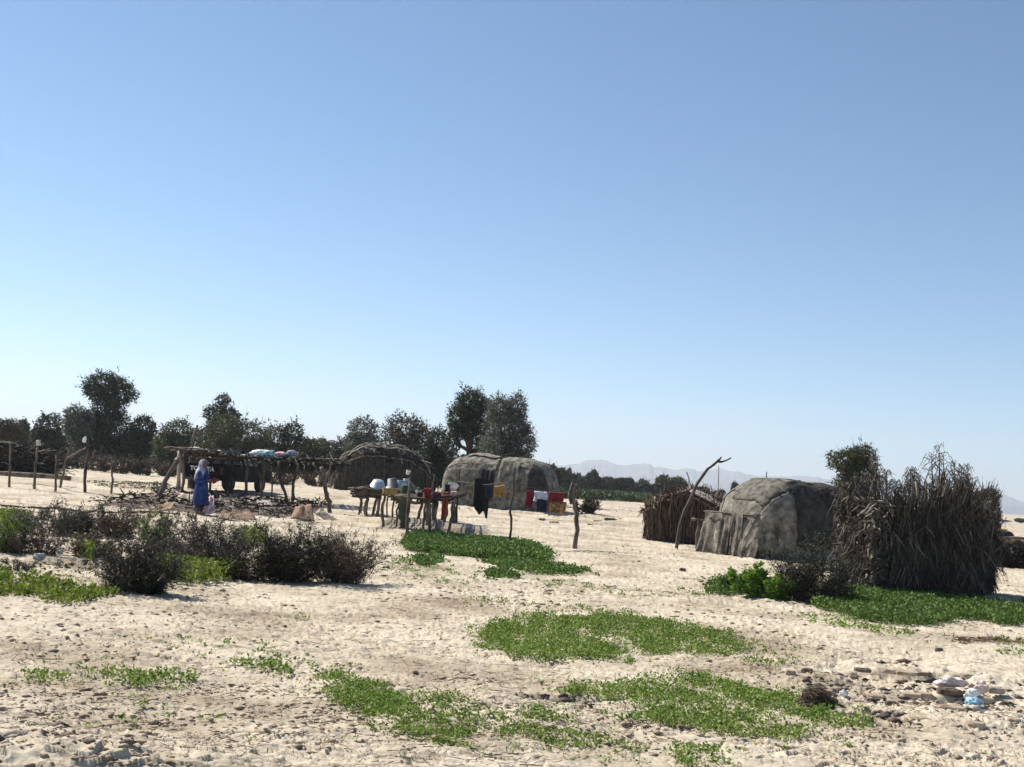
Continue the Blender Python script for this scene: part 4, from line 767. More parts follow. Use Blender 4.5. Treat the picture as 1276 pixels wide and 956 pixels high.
# hanging twigs under right side
n = 500; P = np.stack([XL+(XR-XL)*(.55+.45*rng.random(n)), YS+rng.random(n)*2, zr.mean()-.05+rng.normal(size=n)*.06], 1)-np.array(so_); V, F = blades(P, unit(n)*.5+np.array([0, 0, -1.]), .1+.3*rng.random(n), .03, .4); mesh_np('hanging_twigs', V, F, TWIGD, sh)
o = drape('tan_roof_mat', TAN, [at(224, 560.5, YS+.4), at(279, 567, YS+.1), at(275, 561.5, YB+1), at(236, 557, YB+1)], sh, amp=.06, seed=2); 
drape('sagging_mat', BROWNM, [at(240, 562, YS-.2), at(292, 568, YS-.2), at(292, 573, YS+.1), at(246, 571, YS+.1)], sh, amp=.06, seed=3)
# bare forked branch standing up at the back of the shelter
pole('dead_branch', [(236, 606), (238, 565), (240, 548), (246, 530)], .07, .04, WOOD, 'bare grey forked branch sticking up through the left of the shelter', 'branch', Y=YB+1.5, forks=([(240, 550), (236, 540), (233, 533)], [(243, 540), (249, 533), (252, 531)]))
# bundles on the roof
def bundle(px, py, wx, wy, mat, label, Y, seed, name='bundle', rz=.0, lump=.3):
    q = at(px, py, Y); m_ = mpp(Y); mb = MB(); mb.ell(q, (wx*m_, max(wx*m_*.7, .1), wy*m_), 20, rz, lump, seed); o = mb.build(name, mat, org=q); return tag(o, label, 'bundle')
b1_ = bundle(328, 566, 17, 5.5, WHITEC, 'white and teal tied bundle lying on the shelter roof', YS+.5, 3); b1_.location.z += 0
drape('teal_cloth', TEAL, [at(322, 564, YS+.05), at(342, 561, YS+.05), at(343, 572, YS-.1), at(330, 572, YS-.1)], None, amp=.06, seed=8, label='teal and blue cloth wrapped over the white bundle on the shelter roof', cat_='cloth')
bundle(350, 567, 8, 4.5, PINK, 'pale pink bundle between the teal cloth and the grey sack on the roof', YS+.4, 5); bundle(363, 566.5, 8, 5, GREYP, 'grey-green sack at the right end of the shelter roof', YS+.4, 7)
# low bank with mats and cloths under the shelter
bm_ = thing('earth_bank', Vector((at(300, 640, YS-.6).x, YS-.6, gz(0, YS-.6))), 'low broken earth bank strewn with mats before the shelter', 'bank'); bm_['kind'] = 'structure'
bL = ghit(196, 638).y; bR = ghit(405, 651).y
V = []; F = []; nu, nv = 110, 26; xa = at(196, 640, YS-.6).x; xb = at(420, 640, YS-.6).x
for i in range(nu+1):
    for j in range(nv+1):
        u = i/nu; v = j/nv; x = xa+(xb-xa)*u; yn = bL+(bR-bL)*u; yy = yn+(YS+.2-.3*u-yn)*v; prof = math.sin(math.pi*v)**.7*min(1, math.sin(math.pi*u)*3)
        z = gz(x, yy)-.05+prof*(.13+.26*(float(fbm(x*1.6, yy*2, 44, 4))-.35)); V.append(Vector((x, yy, z))-bm_.location)
for i in range(nu):
    for j in range(nv): k = i*(nv+1)+j; F.append((k, k+nv+1, k+nv+2, k+1))
mb = MB(); mb.add(V, F); mb.build('soil', EARTH, bm_)
def gmat(quad, mat, label, seed, name='mat', amp=.07, Y=None, dY=(0, 0, .5, .5)):
    Y = ghit((quad[0][0]+quad[1][0])/2, (quad[0][1]+quad[1][1])/2+2).y-.15
    return drape(name, mat, [at(p[0], p[1], Y+d) for p, d in zip(quad, dY)], None, amp=amp, seed=seed, label=label, cat_='mat', group='mats on the earth bank')
gmat([(213, 628), (252, 629), (250, 613), (222, 617)], TAN, 'large tan mat spread left of the person', 2); gmat([(296, 627), (318, 633), (316, 621), (302, 624)], TAN, 'pale creased mat in front of the middle shelter post', 4)
gmat([(272, 628), (300, 634), (296, 626), (274, 619)], TAN, 'narrow pale mat just right of the person', 5); gmat([(320, 633), (348, 636), (340, 626), (320, 623)], cloth('grey_pale_mat', (.45, .4, .34)), 'pale flap over a dark hollow between the crooked posts', 6)
gmat([(362, 646), (392, 650), (388, 627), (368, 631)], BROWNM, 'brown mat propped up left of the right end post', 7, Y=YS-1.3); gmat([(392, 640), (412, 652), (426, 650), (398, 634)], TAN, 'stiff tan sheet lying at the foot of the right end post', 8, Y=YS-1.4, dY=(0, 0, .3, .3), amp=.03)
gmat([(322, 642), (346, 643), (344, 634), (324, 632)], CANVAS2, 'greyish cloth heap on the bank below the crooked posts', 9); gmat([(255, 640), (268, 640), (266, 617), (257, 618)], PINK, 'pinkish patterned cloth beside the person in blue', 10, Y=YS-1.6)
gmat([(180, 640), (214, 634), (220, 625), (196, 632)], BROWNM, 'reddish brown mat trailing left of the shelter', 11); gmat([(270, 646), (320, 648), (314, 640), (276, 638)], BROWNM, 'dark brown crumpled mat at the front of the bank', 12)
for i in range(7):
    px = random.uniform(270, 400); q = ghit(px, random.uniform(640, 648))+Vector((0, 0, .2)); mb = MB(); mb.tube([q, q+Vector((random.uniform(-.5, .5), -.1, random.uniform(-.02, .15)))], [.03, .02], 5, .02, 3); tag(mb.build('stick', DWOOD, org=q), 'dark stick lying on the earth bank', 'stick', 'sticks on the earth bank')
n = 1500; t_ = rng.random(n); x = at(205, 640, YS-.6).x+(at(412, 645, YS-.6).x-at(205, 640, YS-.6).x)*t_; yn = bL+(bR-bL)*t_; y = yn+.2+(YS-yn)*rng.random(n)*.9
P = np.stack([x, y, H(x, y)+.12+.14*rng.random(n)], 1); dv = unit(n); dv[:, 2] *= .3; tag(mesh_np('bank_debris', *blades(P, dv, .08+.35*rng.random(n)**2, .05, .6), TWIGD), 'dark litter of sticks and scraps on the earth bank', 'litter', kind='stuff')
# thin rope / hose line on ground from the left edge to shelter
P = [ghit(px, py)+Vector((0, 0, .03)) for px, py in ((-30, 630), (30, 633), (70, 636), (130, 639), (175, 640), (200, 636))]; mb = MB(); mb.tube(P, .03, 6, .02, 5); tag(mb.build('branch', cloth('red_brown_wood', (.14, .08, .06)), org=P[0]), 'long thin reddish branch lying along the ground left of the shelter', 'branch')
P = [ghit(px, py)+Vector((0, 0, .05)) for px, py in ((194, 636), (205, 633), (213, 625))]; mb = MB(); P[-1].z += .1; mb.tube(P, [.06, .07, .05], 7, .02, 3); tag(mb.build('branch', WOOD, org=P[0]), 'short thick branch at the foot of the leaning shelter post', 'branch')
# ------------------------------------------------------------------ pickup truck
gT = ghit(252, 621); TH = R(13); YT = YS+1.5
pt_ = at(246, 621, YT); pt_.z = gz(pt_.x, pt_.y); fwd = Vector((math.sin(TH), math.cos(TH), 0))
tl = pt_+fwd*2.4; tl.z = gz(tl.x, tl.y); rzT = math.pi/2-TH
SCK = .93; tk = thing('pickup_truck', tl, 'dark pickup truck parked under the shelter with white letters on its tailgate', 'pickup truck', None, rzT); tk.scale = (SCK,)*3
def arch(x0, x1, zb, zt, wheels, r=.42):
    pts = [(x0, zb)]
    for wx in wheels:
        for i in range(9): a = math.pi-math.pi*i/8; pts.append((wx+r*math.cos(a), max(zb, .38+r*math.sin(a)) if i not in (0, 8) else zb))
    pts += [(x1, zb), (x1, zt), (x0, zt)]; return pts
mb = MB()
mb.ext(arch(-2.35, -.35, .45, 1.06, [-1.45]), .80, .86); mb.ext(arch(-2.35, -.35, .45, 1.06, [-1.45]), -.86, -.80)
mb.box((-1.35, 0, .62), (1.96, 1.6, .05)); mb.box((-.38, 0, .84), (.05, 1.6, .44)); mb.build('cargo_bed', CARP, tk, smooth=False, bev=.012)
mb = MB(); mb.box((-2.38, 0, .85), (.05, 1.66, .46)); tg = mb.build('tailgate', CARP, tk, smooth=False, bev=.012)
cu = bpy.data.curves.new('letters', 'FONT'); cu.body = 'TOYOTA'; cu.size = .24; cu.extrude = .006; cu.align_x = 'CENTER'; cu.align_y = 'CENTER'; cu.space_character = 1.08; cu.offset = .012
to = bpy.data.objects.new('tmp', cu); COL.objects.link(to); dg = bpy.context.evaluated_depsgraph_get(); me = bpy.data.meshes.new_from_object(to.evaluated_get(dg)); bpy.data.objects.remove(to)
me.transform(Matrix.Translation((-2.412, 0, .88)) @ Matrix.Rotation(R(-90), 4, 'Z') @ Matrix.Rotation(R(90), 4, 'X')); me.materials.clear(); me.materials.append(LETW); lo = bpy.data.objects.new('tailgate_lettering', me); COL.objects.link(lo); lo.parent = tg
mb = MB(); mb.ext([(-.33, .42)]+arch(-.32, 2.4, .42, 1.0, [1.5])[1:-2]+[(2.4, .5), (2.42, .85), (2.3, .98), (1.35, 1.06), (-.33, 1.06)], -.86, .86); mb.build('body', CARP, tk, smooth=False, bev=.03)
mb = MB(); V = [(-.33, y, 1.06) for y in (-.84, .84)]+[(1.35, y, 1.055) for y in (-.84, .84)]+[(-.2, y, 1.74) for y in (-.68, .68)]+[(.7, y, 1.74) for y in (-.68, .68)]
mb.add(V, [(0, 1, 5, 4), (2, 6, 7, 3), (0, 4, 6, 2), (1, 3, 7, 5), (4, 5, 7, 6), (0, 2, 3, 1)]); cab = mb.build('cab', CARP, tk, smooth=False, bev=.03)
def pane(a, b, c_, d, k=.1):
    q = [Vector(V[i]) for i in (a, b, c_, d)]; m_ = sum(q, Vector())/4; nn = (q[1]-q[0]).cross(q[2]-q[0]).normalized(); nn = nn if nn.dot(m_-Vector((.4, 0, 1.3))) > 0 else -nn
    P = [m_+(p-m_)*(1-k*1.6)+nn*.006 for p in q]; mb = MB(); mb.add(P, [(0, 1, 2, 3)]); mb.build('window', GLASS, cab, solid=.004, smooth=False)
pane(0, 1, 5, 4); pane(2, 6, 7, 3); pane(0, 4, 6, 2); pane(1, 3, 7, 5)
for x in (-1.45, 1.5):
    for y in (-.76, .76):
        wl = bpy.data.objects.new('wheel', None); COL.objects.link(wl); wl.parent = tk; wl.location = (x, y, .37)
        mb = MB(); mb.lathe((0, 0, 0), [(.2, -.1), (.34, -.11), (.37, -.08), (.37, .08), (.34, .11), (.2, .1)], 24, tilt=(math.pi/2, 0)); mb.build('tyre', RUB, wl)
        mb = MB(); mb.lathe((0, 0, 0), [(0, -.06), (.12, -.07), (.2, -.09), (.2, .09), (.12, .07), (0, .06)], 16, tilt=(math.pi/2, 0)); mb.build('rim', DPOT, wl)
mb = MB(); mb.box((-2.46, 0, .48), (.1, 1.6, .12)); mb.build('rear_bumper', DPOT, tk, smooth=False, bev=.02)
mb = MB(); mb.box((2.46, 0, .52), (.12, 1.66, .2)); mb.build('front_bumper', DPOT, tk, smooth=False, bev=.03)
for y in (-.83, .83):
    mb = MB(); mb.box((-2.375, y, .84), (.07, .09, .3)); mb.build('tail_light', LAMP, tk, smooth=False, bev=.01)
    mb = MB(); mb.box((2.41, y*.85, .78), (.05, .25, .16)); mb.build('headlight', WHITEC, tk, smooth=False, bev=.01)
    mb = MB(); mb.box((.95, y*1.15, 1.15), (.06, .12, .2)); mb.tube([(.95, y, 1.1), (.95, y*1.1, 1.12)], .015, 5); mb.build('wing_mirror', CARP, tk, smooth=False, bev=.01)
mb = MB(); mb.tube([(-.42, -.75, 1.06), (-.42, -.7, 1.5), (-.42, .7, 1.5), (-.42, .75, 1.06)], .03, 8); mb.build('roll_bar', STEEL, tk)
# ------------------------------------------------------------------ person
gP = ghit(248, 641); mP = mpp(gP.y); hp = at(248, 573, gP.y).z-gP.z; S_ = hp/1.62
ps = thing('person', gP, 'person in a long blue dress and pale headscarf standing before the shelter, holding something red', 'person', None, R(-18))
def skin_body():
    mb = MB(); T = lambda P, r: mb.tube([(a, b, c_) for a, b, c_ in P], r, 12)
    mb.ell((.0, 0, 1.50), (.085, .095, .115), 20); mb.ell((.02, 0, 1.43), (.06, .065, .05), 16); T([(-.01, 0, 1.30), (0, 0, 1.44)], [.055, .05])          # head, jaw, neck
    mb.ell((.09, 0, 1.485), (.02, .012, .022), 10); mb.ell((.075, .035, 1.515), (.014, .016, .01), 8); mb.ell((.075, -.035, 1.515), (.014, .016, .01), 8); mb.ell((.082, 0, 1.44), (.012, .024, .01), 8)
    for y in (-.095, .095): mb.ell((-.01, y, 1.495), (.02, .01, .03), 8)
    T([(-.01, 0, 1.36), (-.02, 0, 1.24), (-.01, 0, 1.05), (0, 0, .92), (0, 0, .82)], [.07, .13, .115, .135, .12])
    T([(-.01, -.17, 1.27), (-.01, 0, 1.31), (-.01, .17, 1.27)], [.055, .08, .055])
    for s in (-1, 1):
        T([(-.01, s*.17, 1.27), (.05, s*.21, 1.02), (.30, s*.13, 1.03)], [.052, .042, .026]); T([(.30, s*.13, 1.03), (.375, s*.12, 1.04)], [.028, .036])
        for k, (dy, ln) in enumerate(((-.028, .06), (-.010, .072), (.009, .068), (.027, .055))): T([(.36, s*.12+dy, 1.04), (.375+ln*.6, s*.12+dy, 1.035), (.375+ln*.8, s*.12+dy, 1.00)], [.011, .010, .008])
        T([(.335, s*.12-s*.03, 1.045), (.36, s*.12-s*.055, 1.06), (.385, s*.12-s*.05, 1.05)], [.013, .011, .009])
        T([(0, s*.09, .86), (.02, s*.09, .48), (-.02, s*.09, .08)], [.085, .06, .04]); T([(-.04, s*.09, .05), (.06, s*.1, .035), (.15, s*.11, .025)], [.045, .04, .028])
    me = mb.build('body', SKIN); me.scale = (S_,)*3; md = me.modifiers.new('r', 'REMESH'); md.mode = 'VOXEL'; md.voxel_size = .009; md.use_smooth_shade = True
    dg = bpy.context.evaluated_depsgraph_get(); dg.update(); m2 = bpy.data.meshes.new_from_object(me.evaluated_get(dg)); me.modifiers.clear(); me.data = m2; me.parent = ps; me.data.materials.clear(); me.data.materials.append(SKIN)
skin_body()
def loft(rings, name, mat, fold=.0, k=28, seed=0, parent=ps, nf=9):
    mb = MB(); V = []; F = []
    for i, (x, y, z, rx, ry) in enumerate(rings):
        for j in range(k): a = 2*math.pi*j/k; q = 1+fold*(i/len(rings))*math.sin(nf*a+seed+i*.3)+fold*.5*(float(vn(j*.7, i*.8, seed))-.5); V.append((x+math.cos(a)*rx*q, y+math.sin(a)*ry*q, z))
    for i in range(len(rings)-1):
        for j in range(k): F.append((i*k+j, i*k+(j+1) % k, (i+1)*k+(j+1) % k, (i+1)*k+j))
    mb.add(V, F); o = mb.build(name, mat, parent, solid=.008); o.scale = (S_,)*3; return o
loft([(-.01, 0, 1.37, .07, .08), (-.01, 0, 1.33, .12, .18), (-.01, 0, 1.26, .15, .215), (-.01, 0, 1.1, .15, .19), (0, 0, .95, .16, .19), (0, 0, .8, .18, .21), (0, 0, .6, .20, .22), (0, 0, .38, .225, .24), (.0, 0, .28, .23, .25)], 'dress', BLUE, .09, seed=2)
def sleeve(s):
    mb = MB(); mb.tube([(-.01, s*.15, 1.29), (.05, s*.215, 1.02), (.27, s*.135, 1.03)], [.08, .075, .062], 12, .004, 4, cap=False); o = mb.build('sleeve', BLUE, ps, solid=.006); o.scale = (S_,)*3
sleeve(1); sleeve(-1)
for s in (1, -1): loft([(0, s*.09, .5, .09, .08), (0, s*.09, .25, .085, .08), (-.02, s*.09, .09, .06, .06)], 'trouser_leg', NAVY, .08, 16, 5)
# headscarf: over head, shoulders and down the back, open at the face
mb = MB(); V = []; F = []; k = 26
rg = [(1.63, .015, .015, -.01), (1.615, .07, .075, -.01), (1.57, .105, .11, -.012), (1.50, .118, .122, -.015), (1.43, .115, .125, -.02), (1.37, .12, .15, -.02), (1.30, .165, .215, -.02), (1.2, .18, .235, -.03), (1.08, .185, .225, -.04)]
for i, (z, rx, ry, cx) in enumerate(rg):
    op = 1.0 if 3 <= i <= 4 else (.75 if i == 2 else (.25 if i == 5 else (.3+.25*(i-6) if i > 5 else .05)))
    for j in range(k+1): a = op+(2*math.pi-2*op)*j/k; q = 1+.03*math.sin(j*1.9+i); V.append((cx+math.cos(a)*rx*q, math.sin(a)*ry*q, z-(.12*max(0, -math.cos(a)) if i > 6 else 0)))
for i in range(len(rg)-1):
    for j in range(k): F.append((i*(k+1)+j, i*(k+1)+j+1, (i+1)*(k+1)+j+1, (i+1)*(k+1)+j))
mb.add(V, F); o = mb.build('headscarf', SCARF, ps, solid=.008); o.scale = (S_,)*3
q = gP+(Matrix.Rotation(R(-18), 3, 'Z') @ Vector((.42*S_, 0, 1.04*S_))); mb = MB(); mb.ell(q, (.06, .10, .08), 20, 0, .7, 3); tag(mb.build('red_cloth', MAROON, org=q), 'crumpled dark red cloth held by the person in blue', 'cloth')
# ------------------------------------------------------------------ racks and pots
def rack(legs, ztop, label, overhang=.15, nst=9, mat=WOOD, extra=()):
    B = [ghit(l[0], l[1]) for l in legs]; cx = sum((b for b in B), Vector())/len(B); t = thing('wooden_rack', cx, label, 'rack', 'rough branch racks')
    for l, b in zip(legs, B):
        r = l[2]; top = Vector((b.x+(l[3] if len(l) > 3 else 0), b.y, gz(b.x, b.y)+ztop+.02+(l[4] if len(l) > 4 else 0))); mb = MB(); mid = b.lerp(top, .5)+Vector((random.uniform(-.06, .06), 0, 0))
        mb.tube([b-Vector((0, 0, .1)), mid, top], [r, r*.9, r*.8], 7, .015, 3); mb.build('leg', mat, t, org=cx)
    x0 = min(b.x for b in B)-overhang; x1 = max(b.x for b in B)+overhang; y0 = min(b.y for b in B); y1 = max(b.y for b in B); y1 = max(y1, y0+.9); z = cx.z+ztop
    for yy in (y0, y1): mb = MB(); mb.tube([(x0, yy, z), ((x0+x1)/2, yy, z-.04), (x1, yy, z+.02)], .045, 7, .015, 4); mb.build('rail', DWOOD, t, org=cx)
    mb = MB(); n = int((y1-y0)/.16)+nst
    for i in range(n): yy = y0-.1+(y1-y0+.2)*i/(n-1); mb.tube([(x0-random.random()*.1, yy, z+.06), (x1+random.random()*.15, yy, z+.06+random.uniform(-.03, .03))], random.uniform(.022, .035), 5, .015, 4)
    for i in range(int((x1-x0)/.13)): xx = x0+(x1-x0)*random.random(); mb.tube([(xx, y0-.15, z+.09), (xx+random.uniform(-.1, .1), y1+.1, z+.09)], .02, 5, .02, 3)
    mb.build('shelf', DWOOD, t, org=cx); t['ztop'] = 0; del t['ztop']; return t, (x0, x1, y0, y1, z+.11)
rA, tA = rack([(477, 656, .05), (503, 659, .045), (493, 657, .035, .08), (464, 643, .055, .2), (489, 646, .04, .1), (470, 645, .055), (482, 645, .03)], .92, 'tall branch rack on the left of the group loaded with pots and crates')
rB, tB = rack([(527, 662, .045), (533, 671, .045), (544, 663, .035, -.1), (520, 647, .06, .12), (540, 648, .06, -.05), (532, 655, .08)], .86, 'middle branch rack with a red cloth, next to the rack of pots')
rC, tC = rack([(554, 650, .055), (565, 650, .08), (556, 669, .05, .12), (569, 649, .03, 0, .35)], .88, 'right branch rack with a white basin, nearest the canvas hut')
rD, tD = rack([(446, 642, .03), (455, 643, .075), (449, 640, .04)], .62, 'small low branch rack at the far left of the group under a grey sheet', .2)
pole('forked_post', [(506, 673), (507, 655), (509, 625), (511, 594)], .05, .035, WOOD, 'tall post with a pale cup on top in front of the pot rack', 'post', forks=([(511, 600), (517, 606), (523, 612)],))
gq = ghit(506, 673); q = at(508.5, 589, gq.y); mb = MB(); mb.lathe(q, [(0, -.05), (.04, -.05), (.055, .05), (.048, .05), (.035, -.04)], 12, tilt=(.2, .3)); tag(mb.build('cup', cloth('cup_plastic', (.6, .56, .52)), org=q), 'pale cup upended on the tall post before the pot rack', 'cup')
pole('line_post', [(569, 650), (570, 625), (572, 584)], .035, .025, DWOOD, 'thin post at the left end of the clothesline beside the right rack', 'post')
pole('forked_stick', [(535, 625), (539, 606), (541, 591)], .03, .02, WOOD, 'forked pale stick slanting up behind the middle rack', 'stick', Y=tB[3]+.2, forks=([(541, 591), (546, 598)],))
YA = (tA[2]+tA[3])/2
def zat(px, Y, z): return Vector((at(px, 600, Y).x, Y, z))
def basin(px, py, Y, r, h, mat, label, tilt=None, name='basin', up=False):
    r *= .85; h *= .85
    q = at(px, py, Y); mb = MB(); p = [(0, 0), (r*.7, 0), (r, h), (r*1.08, h*1.02), (r*.96, h*.97), (r*.66, .015), (0, .015)]
    if up: p = [(a, h-b) for a, b in p]
    mb.lathe(q-Vector((0, 0, h/2)), p, 22, tilt=tilt); return tag(mb.build(name, mat, org=q-Vector((0, 0, h/2))), label, 'basin', 'pots and basins on the racks')
basin(471, 602.5, tA[2]+.5, .26, .2, STEEL, 'large bright steel basin turned upside down on the pot rack', tilt=(.35, .15), up=True); basin(490, 602, tA[2]+.5, .21, .32, DPOT, 'dark blue-grey cooking pot on the pot rack beside the steel basin', tilt=(.1, -.2), name='cooking_pot', up=True)
basin(484, 608, tA[2]+.1, .1, .1, WHITEC, 'small white bowl in front of the dark pot', name='bowl', up=True); basin(457, 608, tD[2]+.3, .3, .09, GREYP, 'flat grey basin on the small low rack', name='shallow_basin', up=True)
basin(564, 606, tC[2]+1, .17, .12, WHITEC, 'white and pale blue basin on the right rack', tilt=(-.5, .2)); basin(518, 609, tA[2]+1, .14, .1, TEAL, 'small teal bowl between the crates and the middle rack', name='bowl'); basin(521, 613, tB[2]+.7, .1, .1, WHITEC, 'small white bowl left of the red cloth', name='bowl')
def crate(px, py, Y, d, mat, label, rz=.2, name='crate'):
    q = at(px, py, Y); t = thing(name, q-Vector((0, 0, d[2]/2)), label, 'crate', None, rz); mb = MB(); w, l, h = d
    for s in (-1, 1): mb.box((s*w/2, 0, h*.5), (.02, l, h)); mb.box((0, s*l/2, h*.5), (w, .02, h))
    mb.box((0, 0, .012), (w-.03, l-.03, .02)); mb.build('box_walls', mat, t, smooth=False, bev=.006); mb = MB()
    for s in (-1, 1): mb.box((0, s*l/2, h+.012), (w+.04, .04, .025)); mb.box((s*w/2, 0, h+.012), (.04, l-.05, .024))
    mb.build('rim', mat, t, smooth=False, bev=.004); return t
crate(501, 604, tA[2]+.5, (.22, .3, .2), cloth('pale_teal_plastic', (.3, .42, .45)), 'pale teal plastic crate on the pot rack, left one of two'); crate(507, 603, tA[2]+.6, (.16, .3, .24), cloth('pale_grey_plastic', (.42, .5, .52)), 'taller pale grey crate on the pot rack, right one of two')
crate(486, 613, tA[2]-.12, (.4, .3, .15), cloth('yellow_basket_weave', (.3, .2, .07)), 'flat yellow-brown basket under the white bowl', name='basket')
# sack / hanging green cloth
q = at(504, 632, tA[2]-.15); mb = MB(); mb.tube([q+Vector((0, 0, .72-.1)), q+Vector((.01, 0, .3)), q+Vector((.0, 0, -.3)), q+Vector((.03, 0, -.62))], [.13, .17, .14, .08], 12, .02, 3); tag(mb.build('sack', GREENC, org=q), 'long dark green sack hanging from the pot rack behind the cup post', 'sack')
def hang(px0, py0, px1, py1, Y, bot, mat, label, seed, name='cloth', amp=.06, ragged=.3, Y2=None, grp=None):
    a = at(px0, py0, Y); b = at(px1, py1, Y2 or Y); m_ = mpp(Y); t = (bot)*m_
    d = b-a; nn = Vector((-d.y, d.x, 0)).normalized()*.03; V = []; F = []; nx, ny = 16, 14
    for s, tt in ((1, t), (-1, t*.72)):
        k0 = len(V)
        for j in range(ny+1):
            for i in range(nx+1):
                u = i/nx; v = j/ny; p = a.lerp(b, u)-Vector((0, 0, 1))*v*tt*(1+ragged*(float(vn(u*4.3, seed, seed+int(s)))-.5)); p = p+nn*s*min(1, v*6)+nn.normalized()*(math.sin(u*9+seed)*.5+float(fbm(u*4, v*2, seed, 2))-.5)*amp*v
                p.x += (float(vn(v*3, seed*1.7, seed))-.5)*.05*v; V.append(p)
        for j in range(ny):
            for i in range(nx): k = k0+j*(nx+1)+i; F.append((k, k+1, k+nx+2, k+nx+1))
    mb = MB(); mb.add(V, F); o = mb.build(name, mat, org=a, solid=.006); return tag(o, label, 'cloth', grp)
hang(529, 608, 538, 609, tB[2]-.08, 15, RED, 'red and pink cloth draped over the middle rack', 3); hang(552, 613, 559, 613, tC[2]-.05, 32, cloth('rust_cloth', (.3, .07, .04)), 'rust red cloth hanging off the right rack', 4); hang(555, 603, 561, 604, tC[2]+.2, 14, NAVY, 'dark blue cloth hanging above the rust red cloth', 5)
hang(539, 613, 550, 614, tB[2]+.3, 10, MAROON, 'dark maroon cloth between the middle and right racks', 6); hang(460, 611, 476, 613, tA[2]+.05, 9, MATT, 'dark strip of matting under the steel basin', 7)
for i, (x0, x1, y0, Yq, bot, mt, lb) in enumerate([(509, 515, 612, tA[2]+.4, 16, NAVY, 'dark blue rag hanging from the right end of the pot rack'), (494, 500, 613, tA[2]-.1, 14, BROWNM, 'brown rag hanging between the basket and the green sack'), (520, 527, 613, tB[2]+.2, 13, MATT, 'black rag hanging at the left end of the middle rack'),
        (541, 547, 613, tB[2]-.1, 20, DARKC, 'charcoal cloth hanging low from the right end of the middle rack'), (563, 569, 612, tC[2]+.4, 12, PINK, 'small pink cloth hanging at the right end of the right rack'), (447, 452, 612, tD[2], 10, BROWNM, 'brown rag hanging off the low rack')]):
    hang(x0, y0, x1, y0+.4, Yq, bot, mt, lb, 20+i, 'rag', amp=.05, ragged=.6)
# ------------------------------------------------------------------ clothesline
o, bp = pole('line_pole', [(632, 681), (637, 660), (636, 640), (639, 612), (640.5, 583)], .035, .018, DWOOD, 'thin crooked pole holding up the middle of the clothesline', 'pole', forks=([(639, 611), (643, 603)],))
o, bt = pole('clothesline_post', [(717, 684), (718.5, 660), (718, 640), (713, 622), (717, 604)], .06, .05, WOOD, 'thick weathered post at the right end of the clothesline', 'post', forks=([(713, 628), (709, 619), (713.5, 601)], [(713, 624), (720, 612), (719, 603)]))
ge = ghit(569, 650)
La = [at(571, 600, ge.y), at(604, 604, (ge.y+bp.y)/2), at(638.5, 601, bp.y)]; Lb_ = [at(638.5, 601, bp.y), at(676, 611.5, (bp.y+bt.y)/2), at(713, 613, bt.y)]
mb = MB(); mb.tube(La, .009, 5, 0, 5); mb.tube(Lb_, .009, 5, 0, 5); tag(mb.build('clothesline', ROPE, org=La[0]), 'sagging washing line strung between crooked poles before the canvas hut', 'clothesline')
def ly(px):
    if px < 639: t = (px-571)/(638.5-571); return ge.y+(bp.y-ge.y)*t
    return bp.y+(bt.y-bp.y)*(px-638.5)/75
CG = 'washing on the clothesline'
def lw(x0, x1, y0, y1, bot, mat, label, seed, **k): return hang(x0, y0, x1, y1, ly((x0+x1)/2)-.02, bot, mat, label, seed, 'laundry', Y2=ly((x0+x1)/2)+.01, grp=CG, **k)
lw(592, 611, 596, 598, 42, BLACKC, 'long black garment hanging down at the left of the line', 5, ragged=.5, amp=.12); lw(605, 617, 604, 606, 14, NAVY, 'small dark cloth between the black garment and the mustard one', 6)
lw(616, 629, 606, 604, 14, YEL, 'mustard yellow cloth left of the middle pole', 7); lw(657, 665, 611, 612, 21, MAROON, 'dark red cloth just left of the pale one', 8); lw(666, 682, 612, 613.5, 13, PALEB, 'pale bluish white cloth on the right half of the line', 9, ragged=.1)
lw(669, 682, 622, 623.5, 15, NAVY, 'navy cloth showing below the pale one', 10, ragged=.1); lw(684, 703, 613, 614.5, 13, RED, 'bright red cloth beside the thick post', 11, ragged=.15)
def patt():
    M, n, b = nodes('yellow_patterned_cloth'); f = noise(n, 26, 2); c_ = ramp(n, f, [(.44, (.08, .03, .02)), (.5, (.33, .18, .06)), (.62, (.42, .27, .1))]); n.links.new(c_, b.inputs['Base Color']); b.inputs['Roughness'].default_value = .9; return M
lw(685, 706, 624, 626, 15, patt(), 'yellow and brown patterned cloth below the bright red one', 12, ragged=.1)
# ------------------------------------------------------------------ right edge: wall, vehicle
gw = ghit(1262, 707); Yw = gw.y
V = []; F = []; a = at(1236, 706, Yw); b = at(1330, 710, Yw); zt = at(1250, 672, Yw).z; zb = gz(a.x, Yw)-.1
mb = MB(); nn_ = 24
for i in range(nn_+1):
    t = i/nn_; x = a.x+(b.x-a.x)*t
    for (dy, z) in ((0, zb), (.05, (zb+zt)/2), (.15, zt+.03*math.sin(i)), (.55, zt+.03*math.sin(i)), (.7, zb)): V.append((x, Yw+dy+.05*float(vn(i*.5, dy, 4)), z+.04*float(vn(i*.9, z*3, 8))))
for i in range(nn_):
    for j in range(4): k = i*5+j; F.append((k, k+5, k+6, k+1))
mb.add(V, F); wl_ = thing('brush_wall', Vector((a.x, Yw, zb)), 'low dark brushwood wall at the right edge', 'wall'); mb.build('wall', EARTH, wl_, org=wl_.location)
n = 1400; P = np.stack([a.x+(b.x-a.x)*rng.random(n), Yw-.05+.2*rng.random(n), zb+rng.random(n)*(zt-zb)*.8], 1)-np.array(wl_.location); V, F = blades(P, unit(n)*.5+np.array([0, -.1, -.4]), .2+.3*rng.random(n), .04); mesh_np('brush', V, F, TWIGD, wl_)
